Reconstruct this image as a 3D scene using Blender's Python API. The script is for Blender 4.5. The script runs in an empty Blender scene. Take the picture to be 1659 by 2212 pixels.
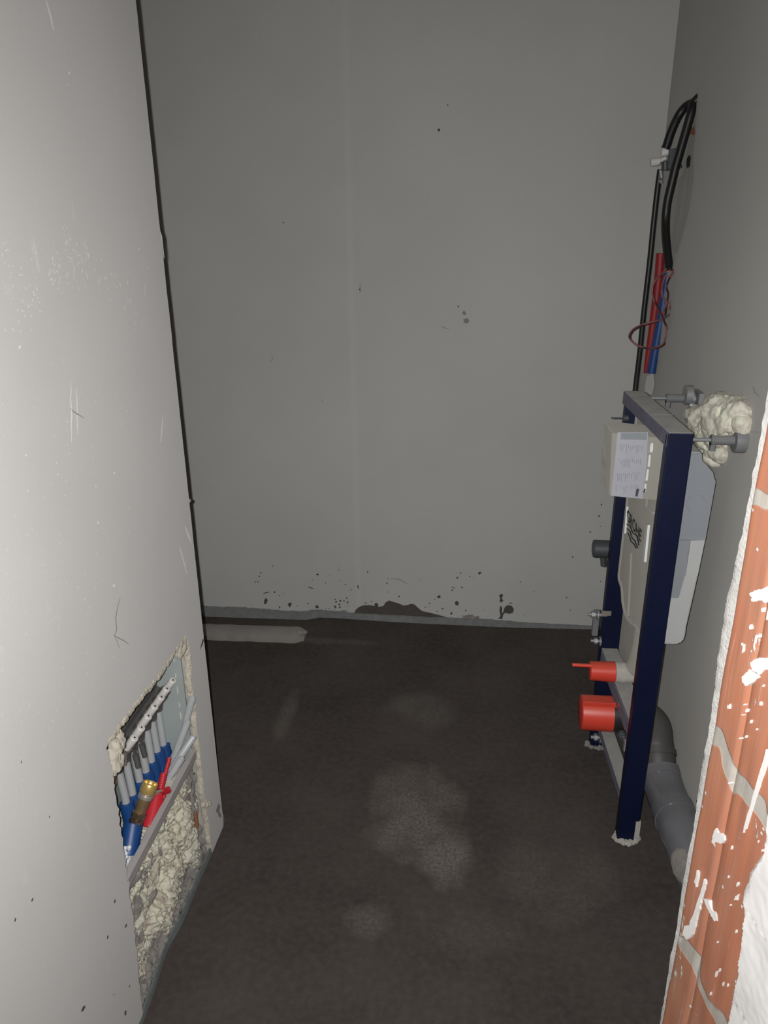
import bpy, bmesh, math, random
from mathutils import Vector, Matrix, noise
random.seed(7)
V = Vector
scene = bpy.context.scene
COL = scene.collection

# ------------------------------------------------------------------ camera
F, CX, CY = 1661.0, 829.5, 1106.0
CAM = V((0, 0, 1.6))
def _basis(vx=872, vy=5420, u=1030):
    d = V((vx-CX, -(vy-CY), -F)).normalized()
    Z = -d
    a = u-CX
    t = -(a*Z.x - F*Z.z)/Z.y
    Y = V((a, t, -F)).normalized()
    X = Y.cross(Z)
    return Matrix((X, Y, Z))
ROT = _basis()
def ray(px, py):
    return ROT @ V((px-CX, -(py-CY), -F))
def at(px, py, ax, val):
    """the place seen at a photograph point on the world plane axis = val"""
    r = ray(px, py)
    return CAM + r*((val-CAM[ax])/r[ax])
def at_plane(px, py, p0, n):
    r = ray(px, py)
    return CAM + r*((p0-CAM).dot(n)/r.dot(n))

cd = bpy.data.cameras.new('camera')
cam = bpy.data.objects.new('camera', cd)
COL.objects.link(cam)
cd.sensor_fit = 'VERTICAL'; cd.sensor_height = 24.0
cd.lens = F/2212.0*24.0
cd.clip_start = 0.02
cam.matrix_world = Matrix.Translation(CAM) @ ROT.to_4x4()
scene.camera = cam

# ------------------------------------------------------------------ light
scene.view_settings.view_transform = 'Standard'
scene.view_settings.look = 'None'
scene.view_settings.gamma = 1.0
scene.view_settings.exposure = 0.0
world = bpy.data.worlds.new('world'); scene.world = world
world.use_nodes = True
bg = world.node_tree.nodes['Background']
bg.inputs[0].default_value = (1.0, 0.84, 0.72, 1)
bg.inputs[1].default_value = 0.09
# the phone's flash, two centimetres left of the lens
fl = bpy.data.lights.new('phone_flash', 'AREA')
fl.shape = 'DISK'; fl.size = 0.010
fl.energy = 21.0
fl.spread = math.radians(145)
fl.color = (1.0, 0.995, 0.985)
flo = bpy.data.objects.new('phone_flash', fl)
COL.objects.link(flo)
flo.matrix_world = Matrix.Translation(CAM + ROT @ V((-0.022, 0.006, 0.0))) @ ROT.to_4x4() @ Matrix.Rotation(math.radians(-8), 4, 'X')

# ------------------------------------------------------------------ materials
def lin(c):
    return tuple(((x/255)/12.92 if x/255 <= 0.04045 else ((x/255+0.055)/1.055)**2.4) for x in c)
class NT:
    dr = 0.22                       # chalky surfaces throw a little light back at grazing angles
    def __init__(s, name):
        s.m = bpy.data.materials.new(name); s.m.use_nodes = True
        s.t = s.m.node_tree; s.n = s.t.nodes; s.l = s.t.links
        s.b = s.n['Principled BSDF']
        s.tc = s.n.new('ShaderNodeTexCoord')
    def link(s, a, b): s.l.new(a, b)
    def mapping(s, scale=(1, 1, 1), loc=(0, 0, 0)):
        m = s.n.new('ShaderNodeMapping'); m.inputs['Scale'].default_value = scale
        m.inputs['Location'].default_value = loc
        s.link(s.tc.outputs['Object'], m.inputs[0]); return m.outputs[0]
    def noise(s, scale, detail=4, vec=None, rough=0.55):
        n = s.n.new('ShaderNodeTexNoise'); n.inputs['Scale'].default_value = scale
        n.inputs['Detail'].default_value = detail; n.inputs['Roughness'].default_value = rough
        s.link(vec if vec is not None else s.tc.outputs['Object'], n.inputs['Vector']); return n.outputs[0]
    def voronoi(s, scale, vec=None, feature='F1'):
        n = s.n.new('ShaderNodeTexVoronoi'); n.inputs['Scale'].default_value = scale
        n.feature = feature
        s.link(vec if vec is not None else s.tc.outputs['Object'], n.inputs['Vector']); return n.outputs[0]
    def ramp(s, fac, stops):
        r = s.n.new('ShaderNodeValToRGB'); s.link(fac, r.inputs[0])
        el = r.color_ramp.elements
        while len(el) < len(stops): el.new(0.5)
        for e, (p, c) in zip(el, stops):
            e.position = p; e.color = (c if hasattr(c, '__len__') else (c, c, c))[:3] + (1,) if hasattr(c, '__len__') else (c, c, c, 1)
        return r.outputs[0]
    def mix(s, fac, a, b, mode='MIX'):
        m = s.n.new('ShaderNodeMix'); m.data_type = 'RGBA'; m.blend_type = mode
        for sock, v in ((m.inputs[0], fac), (m.inputs[6], a), (m.inputs[7], b)):
            if hasattr(v, 'is_linked'): s.link(v, sock)
            elif hasattr(v, '__len__'): sock.default_value = tuple(v[:3]) + (1,)
            else: sock.default_value = v
        return m.outputs[2]
    def math(s, op, a, b=0.0, clamp=False):
        m = s.n.new('ShaderNodeMath'); m.operation = op; m.use_clamp = clamp
        for sock, v in ((m.inputs[0], a), (m.inputs[1], b)):
            if hasattr(v, 'is_linked'): s.link(v, sock)
            else: sock.default_value = v
        return m.outputs[0]
    def xyz(s, vec=None):
        n = s.n.new('ShaderNodeSeparateXYZ'); s.link(vec or s.tc.outputs['Object'], n.inputs[0]); return n.outputs
    def color(s, c):
        if hasattr(c, 'is_linked'): s.link(c, s.b.inputs['Base Color'])
        else: s.b.inputs['Base Color'].default_value = tuple(c[:3]) + (1,)
    def bump(s, h, strength=0.3, dist=0.002):
        b = s.n.new('ShaderNodeBump'); b.inputs['Strength'].default_value = strength
        b.inputs['Distance'].default_value = dist
        s.link(h, b.inputs['Height']); s.link(b.outputs[0], s.b.inputs['Normal'])
    def set(s, rough=0.6, metal=0.0, spec=0.5):
        s.b.inputs['Roughness'].default_value = rough; s.b.inputs['Metallic'].default_value = metal
        s.b.inputs['Specular IOR Level'].default_value = spec
        if rough >= 0.8 and not metal: s.b.inputs['Diffuse Roughness'].default_value = s.dr
        return s.m
def simple(name, c, rough=0.6, metal=0.0, spec=0.5, var=0.12, nscale=30, bump=0.1, dist=0.0008, dust=None, dustamt=0.5):
    n = NT(name)
    f = n.noise(nscale, 5)
    lo = tuple(x*(1-var) for x in c); hi = tuple(min(1, x*(1+var)) for x in c)
    col = n.mix(f, lo, hi)
    if dust is not None:                     # dust lying on faces that look up
        g = n.n.new('ShaderNodeNewGeometry')
        z = n.xyz(g.outputs['Normal'])[2]
        k = n.math('MULTIPLY', n.ramp(z, [(0.4, 0.0), (0.9, 1.0)]), n.ramp(n.noise(25, 6), [(0.2, 0.6), (0.6, 1.0)]))
        k = n.math('MULTIPLY', k, dustamt)
        col = n.mix(k, col, dust)
    n.color(col)
    n.bump(n.noise(nscale*6, 3), bump, dist)
    return n.set(rough, metal, spec)

def plaster(name, base, var=0.05, scr=0.0, band=False, dr=0.22):
    n = NT(name); n.dr = dr
    big = n.noise(1.6, 3)
    lo = tuple(x*(1-var) for x in base); hi = tuple(x*(1+var) for x in base)
    c = n.mix(n.ramp(big, [(0.3, 0.0), (0.7, 1.0)]), lo, hi)
    fine = n.noise(160, 4)
    c = n.mix(n.math('MULTIPLY', n.ramp(fine, [(0.35, 0.0), (0.7, 1.0)]), 0.10), c, tuple(x*0.72 for x in base))
    if band:                        # skimmed board joints, a shade paler
        x = n.xyz()[0]
        for xc, w in ((-0.44, .018),):
            d = n.math('ABSOLUTE', n.math('SUBTRACT', n.math('ADD', x, n.math('MULTIPLY', n.noise(6, 3), .01)), xc))
            c = n.mix(n.math('MULTIPLY', n.ramp(d, [(w*.2, 1.0), (w, 0.0)]), 0.18), c, tuple(x_*1.22 for x_ in base))
    if scr:
        mp = n.mapping((1, 1, 0.35))
        w = n.noise(38, 9, mp, 0.72)
        patch = n.ramp(n.noise(2.4, 3), [(0.50, 0.0), (0.62, 1.0)])
        thin = n.ramp(w, [(0.60, 0.0), (0.66, 1.0)])
        c = n.mix(n.math('MULTIPLY', n.math('MULTIPLY', patch, thin), scr), c, tuple(min(1, x*1.35) for x in base))
    n.color(c)
    n.bump(n.noise(70, 6), 0.12, 0.0012)
    return n.set(0.85, 0, 0.25)

M = {}
M['wall_back'] = plaster('painted plaster back', (0.520, 0.520, 0.505), band=True)
M['wall_left'] = plaster('painted plaster left', (0.44, 0.43, 0.42), scr=0.30, dr=0.38)
M['wall_right'] = plaster('painted plaster right', (0.42, 0.41, 0.385))
M['patch'] = plaster('filler patch', (0.36, 0.345, 0.32))
M['spot'] = simple('cement splash', (0.085, 0.075, 0.068), 0.9, var=0.25, nscale=60)
M['spotgrey'] = simple('pale cement smear', (0.26, 0.26, 0.25), 0.9)
M['stain'] = simple('damp cement stain', (0.088, 0.074, 0.066), 0.85, var=0.3, nscale=25)
M['scratch'] = simple('chalk scratch', (0.66, 0.65, 0.63), 0.9)
M['pencil'] = simple('dark scratch', (0.22, 0.21, 0.19), 0.9)
M['ceiling'] = plaster('ceiling paint', (0.5, 0.5, 0.49))
M['hole'] = simple('dark opening', (0.012, 0.011, 0.010), 0.95, bump=0)

def floor_mat():
    n = NT('dark screed')
    a = n.noise(3.2, 6, None, 0.6); b = n.noise(55, 5); c2 = n.noise(240, 3)
    c = n.mix(n.ramp(a, [(0.3, 0.0), (0.72, 1.0)]), (0.046, 0.037, 0.033), (0.078, 0.065, 0.058))
    c = n.mix(n.math('MULTIPLY', n.ramp(b, [(0.38, 0.0), (0.7, 1.0)]), 0.35), c, (0.105, 0.092, 0.082))
    x, y, z = n.xyz()
    # pale dusty scuffs with their own place on the screed
    wx = n.noise(9, 5)
    tot = None
    for (px, py, rx, ry, k) in ((900, 1760, .16, .20, .75), (960, 1850, .09, .12, .8), (910, 1530, .14, .11, .35), (870, 1690, .10, .10, .5),
                                (620, 1540, .035, .16, .45), (800, 1990, .07, .06, .45), (1200, 1900, .18, .16, .25), (720, 1385, .20, .03, .4), (1010, 2010, .15, .08, .2)):
        p = at(px, py, 2, 0)
        dx = n.math('MULTIPLY', n.math('SUBTRACT', x, p.x), 1/rx)
        dy = n.math('MULTIPLY', n.math('SUBTRACT', y, p.y), 1/ry)
        d = n.math('ADD', n.math('MULTIPLY', dx, dx), n.math('MULTIPLY', dy, dy))
        d = n.math('ADD', d, n.math('MULTIPLY', n.math('SUBTRACT', wx, 0.5), 2.2))
        m = n.math('MULTIPLY', n.ramp(d, [(0.0, 1.0), (1.0, 0.0)]), k)
        tot = m if tot is None else n.math('MAXIMUM', tot, m)
    grit = n.ramp(n.noise(120, 6, None, 0.75), [(0.36, 0.15), (0.62, 1.0)])
    c = n.mix(n.math('MULTIPLY', tot, grit), c, (0.21, 0.19, 0.17))
    c = n.mix(n.math('MULTIPLY', n.ramp(c2, [(0.62, 0.0), (0.72, 1.0)]), 0.5), c, (0.035, 0.03, 0.028))
    n.color(c)
    h = n.math('ADD', n.noise(45, 8, None, 0.7), n.math('MULTIPLY', c2, 0.5))
    n.bump(h, 0.55, 0.004)
    return n.set(0.9, 0, 0.25)
M['floor'] = floor_mat()
M['blue'] = simple('dark blue painted steel', (0.0034, 0.0065, 0.030), 0.5, 0, 0.3, var=0.25, dust=(0.18, 0.175, 0.19), dustamt=0.85)
M['bluedust'] = simple('dusty blue steel', (0.120, 0.115, 0.150), 0.8, var=0.35, nscale=45, dust=(0.33, 0.32, 0.295), dustamt=1.0)
M['beige'] = simple('dusty beige plastic', (0.31, 0.30, 0.262), 0.65, var=0.1, nscale=14, dust=(0.36, 0.34, 0.30), dustamt=0.7)
M['beige'].node_tree.nodes['Principled BSDF'].inputs['Diffuse Roughness'].default_value = 0.5
M['tank'] = simple('translucent grey plastic', (0.26, 0.275, 0.30), 0.5, var=0.06, nscale=8)
M['tankwhite'] = simple('white foam insulation', (0.46, 0.465, 0.46), 0.6, var=0.05, nscale=14)
M['whitepl'] = simple('white plastic', (0.72, 0.72, 0.71), 0.45, var=0.06)
M['labelw'] = simple('white film label', (0.38, 0.38, 0.42), 0.5, var=0.06)
M['labelg'] = simple('grey print', (0.25, 0.25, 0.31), 0.6, var=0.1)
M['labelgg'] = simple('grey green print', (0.20, 0.23, 0.24), 0.6)
M['ink'] = simple('black ink', (0.012, 0.012, 0.013), 0.5, bump=0)
M['galv'] = simple('galvanised steel', (0.30, 0.31, 0.31), 0.5, 0.35, var=0.2, nscale=40)
M['greypl'] = simple('grey plastic', (0.17, 0.175, 0.18), 0.55, var=0.1, dust=(0.28, 0.27, 0.26), dustamt=0.5)
M['greydk'] = simple('dark grey plastic', (0.055, 0.060, 0.066), 0.5, var=0.1)
M['pipe'] = simple('grey drain plastic', (0.145, 0.15, 0.165), 0.20, var=0.18, nscale=12, dust=(0.19, 0.185, 0.19), dustamt=0.55)
M['pipedk'] = simple('dusty dark drain plastic', (0.075, 0.072, 0.068), 0.55, var=0.2, nscale=14)
M['rubber'] = simple('black rubber', (0.02, 0.02, 0.02), 0.5)
M['red'] = simple('red plastic', (0.66, 0.058, 0.034), 0.42, var=0.08, dust=(0.62, 0.10, 0.06), dustamt=0.6)
M['redpipe'] = simple('red sleeve', (0.30, 0.016, 0.018), 0.5, var=0.12)
M['redniche'] = simple('red corrugated sleeve', (0.52, 0.018, 0.03), 0.45, var=0.15)
M['bluepipe'] = simple('blue sleeve', (0.014, 0.055, 0.20), 0.45, var=0.15)
M['blueniche'] = simple('blue corrugated sleeve', (0.009, 0.055, 0.20), 0.45, var=0.2)
M['black'] = simple('black conduit', (0.010, 0.010, 0.010), 0.45, var=0.2)
M['wirepink'] = simple('dull pink wire', (0.30, 0.12, 0.12), 0.45)
M['wiredk'] = simple('brown wire', (0.07, 0.022, 0.024), 0.45)
M['wiregrey'] = simple('grey violet wire', (0.11, 0.09, 0.13), 0.45)
M['pex'] = simple('milky pipe', (0.43, 0.445, 0.455), 0.35, var=0.05)
M['pexend'] = simple('milky pipe cut', (0.52, 0.53, 0.52), 0.5, var=0.05)
M['capw'] = simple('white cap plastic', (0.66, 0.63, 0.60), 0.45, var=0.04)
M['brass'] = simple('brass', (0.80, 0.56, 0.20), 0.30, 0.65, var=0.15)
M['brassd'] = simple('dull brass', (0.40, 0.28, 0.15), 0.32, 0.65, var=0.2)
M['bronze'] = simple('aged nickel', (0.30, 0.22, 0.16), 0.3, 0.85, var=0.25)
M['nickel'] = simple('nickel', (0.66, 0.60, 0.55), 0.28, 0.7, var=0.1)
M['cab'] = simple('cabinet sheet metal', (0.36, 0.40, 0.39), 0.55, 0.1, var=0.08, nscale=12)
M['cabbar'] = simple('grey cabinet rail', (0.40, 0.375, 0.365), 0.7, 0.0, var=0.12)
M['mani'] = simple('dusty dark manifold', (0.11, 0.105, 0.10), 0.55, 0.2, var=0.3)
M['felt'] = simple('grey edge felt', (0.20, 0.21, 0.205), 0.95, var=0.3, nscale=40, bump=0.4, dist=0.002)
M['feltg'] = simple('green grey edge foil', (0.13, 0.15, 0.145), 0.8, var=0.3, nscale=60)
M['wood'] = simple('cement crusted batten', (0.27, 0.255, 0.235), 0.9, var=0.25, nscale=18, bump=0.5, dist=0.003)
M['polystyrene'] = simple('polystyrene', (0.70, 0.72, 0.76), 0.8, var=0.08)
M['mortar'] = simple('grey mortar', (0.26, 0.24, 0.22), 0.95, var=0.35, nscale=45, bump=0.6, dist=0.004)
M['mortarp'] = simple('pale mortar', (0.44, 0.42, 0.38), 0.95, var=0.25, nscale=60, bump=0.6, dist=0.003)
M['clay'] = simple('clay block', (0.30, 0.12, 0.055), 0.8, var=0.15)
M['cream'] = simple('torn board edge', (0.50, 0.46, 0.38), 0.95, var=0.3, nscale=70, bump=0.6, dist=0.003)
M['whiteplaster'] = simple('white plaster', (0.47, 0.455, 0.44), 0.9, var=0.10, nscale=12, bump=0.25, dist=0.002)

M['lipplaster'] = simple('grubby plaster edge', (0.30, 0.29, 0.275), 0.9, var=0.35, nscale=50, bump=0.7, dist=0.004)
def foam_mat(name, a, b, dirt):
    n = NT(name)
    c = n.mix(n.ramp(n.noise(9, 4), [(0.35, 0.0), (0.65, 1.0)]), a, b)
    d = n.ramp(n.noise(22, 9, None, 0.72), [(0.50, 0.0), (0.62, 1.0)])
    c = n.mix(n.math('MULTIPLY', d, 0.75), c, dirt)
    n.color(c)
    n.bump(n.noise(75, 6, None, 0.65), 0.5, 0.004)
    return n.set(0.6, 0, 0.35)
M['foam'] = foam_mat('expanding foam', (0.60, 0.57, 0.44), (0.55, 0.54, 0.46), (0.30, 0.245, 0.20))
M['foamwall'] = foam_mat('expanding foam pale', (0.74, 0.73, 0.60), (0.66, 0.61, 0.53), (0.46, 0.40, 0.34))

# ------------------------------------------------------------------ mesh helpers
class MB:
    def __init__(s): s.v = []; s.f = []; s.mi = []
    def add(s, vs, fs, mi=0):
        o = len(s.v); s.v += [V(x) for x in vs]
        for f in fs: s.f.append([i+o for i in f]); s.mi.append(mi)
    def box(s, lo, hi, mi=0):
        x0, y0, z0 = lo; x1, y1, z1 = hi
        vs = [(x0,y0,z0),(x1,y0,z0),(x1,y1,z0),(x0,y1,z0),(x0,y0,z1),(x1,y0,z1),(x1,y1,z1),(x0,y1,z1)]
        s.add(vs, [(0,3,2,1),(4,5,6,7),(0,1,5,4),(1,2,6,5),(2,3,7,6),(3,0,4,7)], mi)
    def tube(s, pts, rad, n=20, mi=0, caps=True, axis=None):
        pts = [V(p) for p in pts]
        R_ = rad if hasattr(rad, '__len__') else [rad]*len(pts)
        prev = None; rings = []
        for i, p in enumerate(pts):
            if i == 0: t = pts[1]-pts[0]
            elif i == len(pts)-1: t = pts[-1]-pts[-2]
            else:
                a = (pts[i]-pts[i-1]); b = (pts[i+1]-pts[i])
                t = (a.normalized() if a.length > 1e-9 else a) + (b.normalized() if b.length > 1e-9 else b)
            if axis is not None: t = V(axis)
            if t.length < 1e-9: t = V((0, 0, 1))
            t.normalize()
            if prev is None:
                u = t.cross(V((0, 0, 1)) if abs(t.z) < 0.9 else V((1, 0, 0))).normalized()
            else:
                u = (prev - t*prev.dot(t)).normalized()
            prev = u; w = t.cross(u)
            rings.append([p + (u*math.cos(2*math.pi*k/n) + w*math.sin(2*math.pi*k/n))*R_[i] for k in range(n)])
        vs = [q for r in rings for q in r]; fs = []
        for i in range(len(rings)-1):
            for k in range(n):
                a = i*n+k; b = i*n+(k+1) % n
                fs.append((a, b, b+n, a+n))
        if caps:
            fs.append(tuple(range(n))[::-1]); fs.append(tuple(range((len(rings)-1)*n, len(rings)*n)))
        s.add(vs, fs, mi)
    def build(s, name, mats, parent=None, smooth=False, bevel=0.0, seg=2, auto=True):
        me = bpy.data.meshes.new(name)
        me.from_pydata([tuple(v) for v in s.v], [], s.f)
        if not isinstance(mats, (list, tuple)): mats = [mats]
        for m in mats: me.materials.append(M[m] if isinstance(m, str) else m)
        for p, i in zip(me.polygons, s.mi): p.material_index = i
        bm = bmesh.new(); bm.from_mesh(me)
        bmesh.ops.recalc_face_normals(bm, faces=bm.faces)
        bm.to_mesh(me); bm.free()
        if smooth:
            for p in me.polygons: p.use_smooth = True
            me.set_sharp_from_angle(angle=math.radians(42))
        o = bpy.data.objects.new(name, me); COL.objects.link(o)
        if bevel:
            b = o.modifiers.new('bevel', 'BEVEL'); b.width = bevel; b.segments = seg; b.limit_method = 'ANGLE'
            b.angle_limit = math.radians(40)
        if parent: 
            o.parent = parent
            o.matrix_parent_inverse = Matrix.Translation(-root_loc(parent))
        return o
def root_loc(o):
    l = V(o.location)
    if o.parent: l = l*1 if o.type != 'EMPTY' else l
    r = o
    while r.parent: r = r.parent
    return V(r.location)
def thing(name, label, cat, loc=(0, 0, 0), group=None):
    o = bpy.data.objects.new(name, None); o.empty_display_size = 0.02
    COL.objects.link(o); o.location = loc
    return tag(o, label, cat, group)
def tag(o, label, cat, group=None, kind=None):
    o['label'] = label; o['category'] = cat
    if group: o['group'] = group
    if kind: o['kind'] = kind
    return o
def struct(o): o['kind'] = 'structure'; return o
def part(mb, name, mats, parent, **k):
    """parts are modelled in world coordinates and shifted into their thing's frame"""
    base = V((0, 0, 0)); p = parent
    while p: base += V(p.location); p = p.parent
    for i in range(len(mb.v)): mb.v[i] = mb.v[i]-base
    par = parent
    o = mb.build(name, mats, None, **k); o.parent = par
    return o
def solo(mb, name, mats, label, cat, group=None, kind=None, **k):
    c = sum((v for v in mb.v), V((0, 0, 0)))/len(mb.v)
    c.z = min(v.z for v in mb.v)
    for i in range(len(mb.v)): mb.v[i] = mb.v[i]-c
    o = mb.build(name, mats, None, **k); o.location = c
    return tag(o, label, cat, group, kind)
def spline(pts, n=8):
    pts = [V(p) for p in pts]; out = []
    P = [pts[0]*2-pts[1]] + pts + [pts[-1]*2-pts[-2]]
    for i in range(1, len(P)-2):
        for k in range(n):
            t = k/n
            a, b, c, d = P[i-1], P[i], P[i+1], P[i+2]
            out.append(0.5*((2*b)+(c-a)*t+(2*a-5*b+4*c-d)*t*t+(3*b-a-3*c+d)*t**3))
    out.append(pts[-1]); return out
def lump(mb, c, r, amp=0.25, freq=22, sub=4, mi=0, seed=0.0, flat=None):
    bm = bmesh.new(); bmesh.ops.create_icosphere(bm, subdivisions=sub, radius=1)
    vs = []
    for v in bm.verts:
        d = v.co.normalized()
        p = V((d.x*r[0], d.y*r[1], d.z*r[2]))+V(c)
        q = p*freq+V((seed, seed*1.7, seed*0.3))
        dist = noise.voronoi(q)[0][0]
        k = 1+amp*(0.55-dist)*1.6 + amp*0.35*noise.fractal(q*2.3, 0.6, 2.0, 3)
        p = V(c)+V((d.x*r[0]*k, d.y*r[1]*k, d.z*r[2]*k))
        vs.append(p)
    fs = [[v.index for v in f.verts] for f in bm.faces]
    bm.free(); mb.add(vs, fs, mi)

def blob_pts(px, py, rx, ry, rot=0.0, n=12, jag=0.15):
    out = []
    for k in range(n):
        a = 2*math.pi*k/n; j = 1+random.uniform(-jag, jag)
        x = math.cos(a)*rx*j; y = math.sin(a)*ry*j
        out.append((px+x*math.cos(rot)-y*math.sin(rot), py+x*math.sin(rot)+y*math.cos(rot)))
    return out
def stroke_pts(path, w):
    """thin tapered outline about a path of photograph points"""
    L = []; R_ = []
    for i, p in enumerate(path):
        a = path[max(0, i-1)]; b = path[min(len(path)-1, i+1)]
        dx, dy = b[0]-a[0], b[1]-a[1]; l = math.hypot(dx, dy) or 1
        t = i/(len(path)-1); ww = w*(0.35+0.65*math.sin(math.pi*min(max(t, 0.06), 0.94)))
        L.append((p[0]-dy/l*ww/2, p[1]+dx/l*ww/2)); R_.append((p[0]+dy/l*ww/2, p[1]-dx/l*ww/2))
    return L+R_[::-1]
def wiggle(p0, p1, n=8, amp=1.5):
    return [(p0[0]+(p1[0]-p0[0])*i/n+random.uniform(-amp, amp)*(0 < i < n), p0[1]+(p1[1]-p0[1])*i/n) for i in range(n+1)]

# ------------------------------------------------------------------ the setting
XL, XR, H = -0.655, 0.605, 2.6
def yb(x): return 2.874+0.009*x
m = MB(); m.box((-1.9, -1.6, -0.12), (1.6, 3.1, 0.0)); struct(m.build('floor', 'floor'))
m = MB(); m.box((-1.9, -0.2, H), (1.6, 3.1, H+0.1)); struct(m.build('ceiling', 'ceiling'))

# back wall with its cement splashes
wb = MB()
x0, x1 = -1.7, 0.75
wb.add([(x0, yb(x0), 0), (x1, yb(x1), 0), (x1, yb(x1), H), (x0, yb(x0), H), (x0, yb(x0)+.12, 0), (x1, yb(x1)+.12, 0), (x1, yb(x1)+.12, H), (x0, yb(x0)+.12, H)],
       [(0,1,2,3),(5,4,7,6),(0,3,7,4),(1,5,6,2),(3,2,6,7),(0,4,5,1)])
nb_, pb_ = V((0.009, -1, 0)).normalized(), V((0, yb(0), 0))
def back(px, py, off=0.0012): return at_plane(px, py, pb_+nb_*off, nb_)
def bmark(pts, mi, th=0.0012):
    top = [back(x, y, th) for x, y in pts]; bot = [back(x, y, -0.001) for x, y in pts]
    n = len(top); wb.add(top+bot, [tuple(range(n))]+[(i, (i+1) % n, (i+1) % n+n, i+n) for i in range(n)], mi)
S = [(563,1237,1.5),(560,1245,1.3),(551,1257,1.4),(557,1257,1.2),(589,1223,1),(593,1279,1.6),(604,1287,1.2),(612,1282,.9),(626,1305,3.6),(626,1309,2),(604,1312,2),
     (530,1313,2.2),(686,1241,2),(732,1231,1),(712,1242,.8),(675,1252,.8),(703,1259,1.1),(746,1263,1.2),(754,1275,.9),(759,1274,.9),(773,1267,1.7),(775,1271,1.1),(794,1236,1.5),
     (838,1250,1),(836,1260,1.4),(838,1279,1),(862,1288,1.5),(724,1295,1.4),(726,1300,1.8),(735,1298,2),(743,1298,1.5),(749,1292,1.5),(751,1301,1.6),(733,1306,1.8),(724,1311,2.4),(734,1312,2),
     (751,1308,1),(685,1311,2.9),(665,1304,1.3),(704,1315,.9),(711,1315,1),(723,1316,1),(803,1299,1.3),(790,1303,1.4),(642,1309,1),(811,1317,1.2),(735,1255,.8),(732,1222,.8),
     (988,1248,1.8),(995,1238,1.3),(1015,1245,1.3),(1023,1247,.9),(998,1269,1.7),(977,1275,1.5),(948,1289,2.9),(987,1303,4.2),(939,1295,1.1),(928,1303,1.3),(925,1310,.9),
     (918,1312,.9),(919,1311,.8),(956,1315,1.6),(944,1321,1.2),(1006,1319,1.7),(1124,1257,1.2),(1153,1278,1),(1224,1291,1.4),(1232,1318,1),(1046,1318,.8),(862,1289,1.2),(907,1254,.8),
     (1297,1256,1),(1237,1203,1.4),(1299,1090,1.7),(1294,1115,1.9),(1297,1137,1),(1275,1149,1.6),(948,281,2.8),(967,227,1.2),(990,662,1.6),(612,481,1.5),(777,625,1.6),(779,628,1)]
for x, y, r in S:
    bmark(blob_pts(x, y, r*1.25, r*random.uniform(.85, 1.2), random.uniform(0, 3), 10), 1)
bmark(blob_pts(574, 1299, 3.5, 6.5, 0.25), 1); bmark(blob_pts(1036, 1238, 3.6, 2.6, -0.6), 1)
bmark(blob_pts(975, 1325, 2.2, 3), 1)
bmark(stroke_pts([(568,1283),(575,1280),(582,1279)], 2.2), 1); bmark(stroke_pts([(666,1268),(672,1270),(677,1272)], 2.2), 1)
bmark(stroke_pts([(774,1262),(773,1267),(775,1273)], 1.6), 1); bmark(stroke_pts([(683,1240),(689,1242)], 2.4), 1)
bmark(stroke_pts([(975,1268),(980,1269),(984,1271)], 1.5), 1); bmark(stroke_pts([(1132,1329),(1136,1331)], 2), 2)
bmark(stroke_pts([(843,1250),(856,1250),(868,1254),(880,1262)], 1.6), 2)
bmark([(1080,1284),(1085,1283),(1087,1287),(1084,1291),(1087,1298),(1082,1302),(1079,1298),(1081,1292),(1078,1288)], 1)
bmark([(1080,1310),(1083,1309),(1085,1314),(1084,1325),(1087,1322),(1090,1312),(1096,1307),(1106,1309),(1110,1316),(1108,1324),(1100,1326),(1091,1324),(1087,1328),(1085,1337),(1076,1337),(1081,1331),(1079,1320)], 1)
bmark([(1100,1302),(1107,1302),(1106,1304),(1100,1304)], 1)
big = [(765,1327),(767,1319),(774,1312),(783,1308),(797,1307),(809,1309),(809,1304),(813,1302),(817,1305),(817,1311),(828,1309),(833,1301),(841,1297),(849,1300),(860,1303),(872,1308),(880,1307),(888,1304),(896,1306),(903,1313),(912,1320),(926,1323),(943,1327),(968,1334),(965,1342),(860,1338),(770,1334)]
bmark(big, 3)
for c in ((1007,694,6,5),(1003,676,4,4.5)): bmark(blob_pts(*c, -0.3, 12, .3), 2, .0008)
for p in (((952,705),(960,708),(970,711)), ((584,770),(590,774),(582,783)), ((693,864),(697,865),(696,870)), ((777,611),(778,622),(777,632)), ((1000,690),(1008,688),(1012,686))):
    bmark(stroke_pts(p, 1.4), 2, .0008)
for c in ((600,1320,10,4),(633,1321,6,3),(680,1319,14,3),(742,1321,7,3),(1012,1332,16,4),(1030,1334,6,3)): bmark(blob_pts(*c, 0, 12, .3), 4, .003)
wo = struct(wb.build('wall_back', ['wall_back', 'spot', 'spotgrey', 'stain', 'mortar']))

# right wall with filler patch, holes and scratches
wr = MB(); wr.box((XR, 0.80, 0), (XR+0.12, 2.98, H))
def rmark(pts, mi, th=0.0012):
    top = [at(x, y, 0, XR-th) for x, y in pts]; bot = [at(x, y, 0, XR+.001) for x, y in pts]
    n = len(top); wr.add(top+bot, [tuple(range(n))]+[(i, (i+1) % n, (i+1) % n+n, i+n) for i in range(n)], mi)
rmark([(1500,262),(1502,275),(1500,300),(1497,318),(1496,345),(1497,380),(1494,410),(1488,450),(1478,490),(1470,520),(1462,545),(1452,545),(1449,520),(1450,470),(1455,420),(1462,390),(1478,372),(1483,340),(1488,300)], 1)
rmark([(1499,272),(1501,285),(1500,292),(1491,290),(1489,282)], 2, .002)
rmark(blob_pts(1487, 349, 4.5, 14, 0.12, 14, .12), 3, .0025)
rmark(blob_pts(1504, 206, 2.6, 2.6), 3, .002)
rmark([(1503,212),(1504,222),(1501,236),(1497,240),(1498,224)], 3, .0015)
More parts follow.
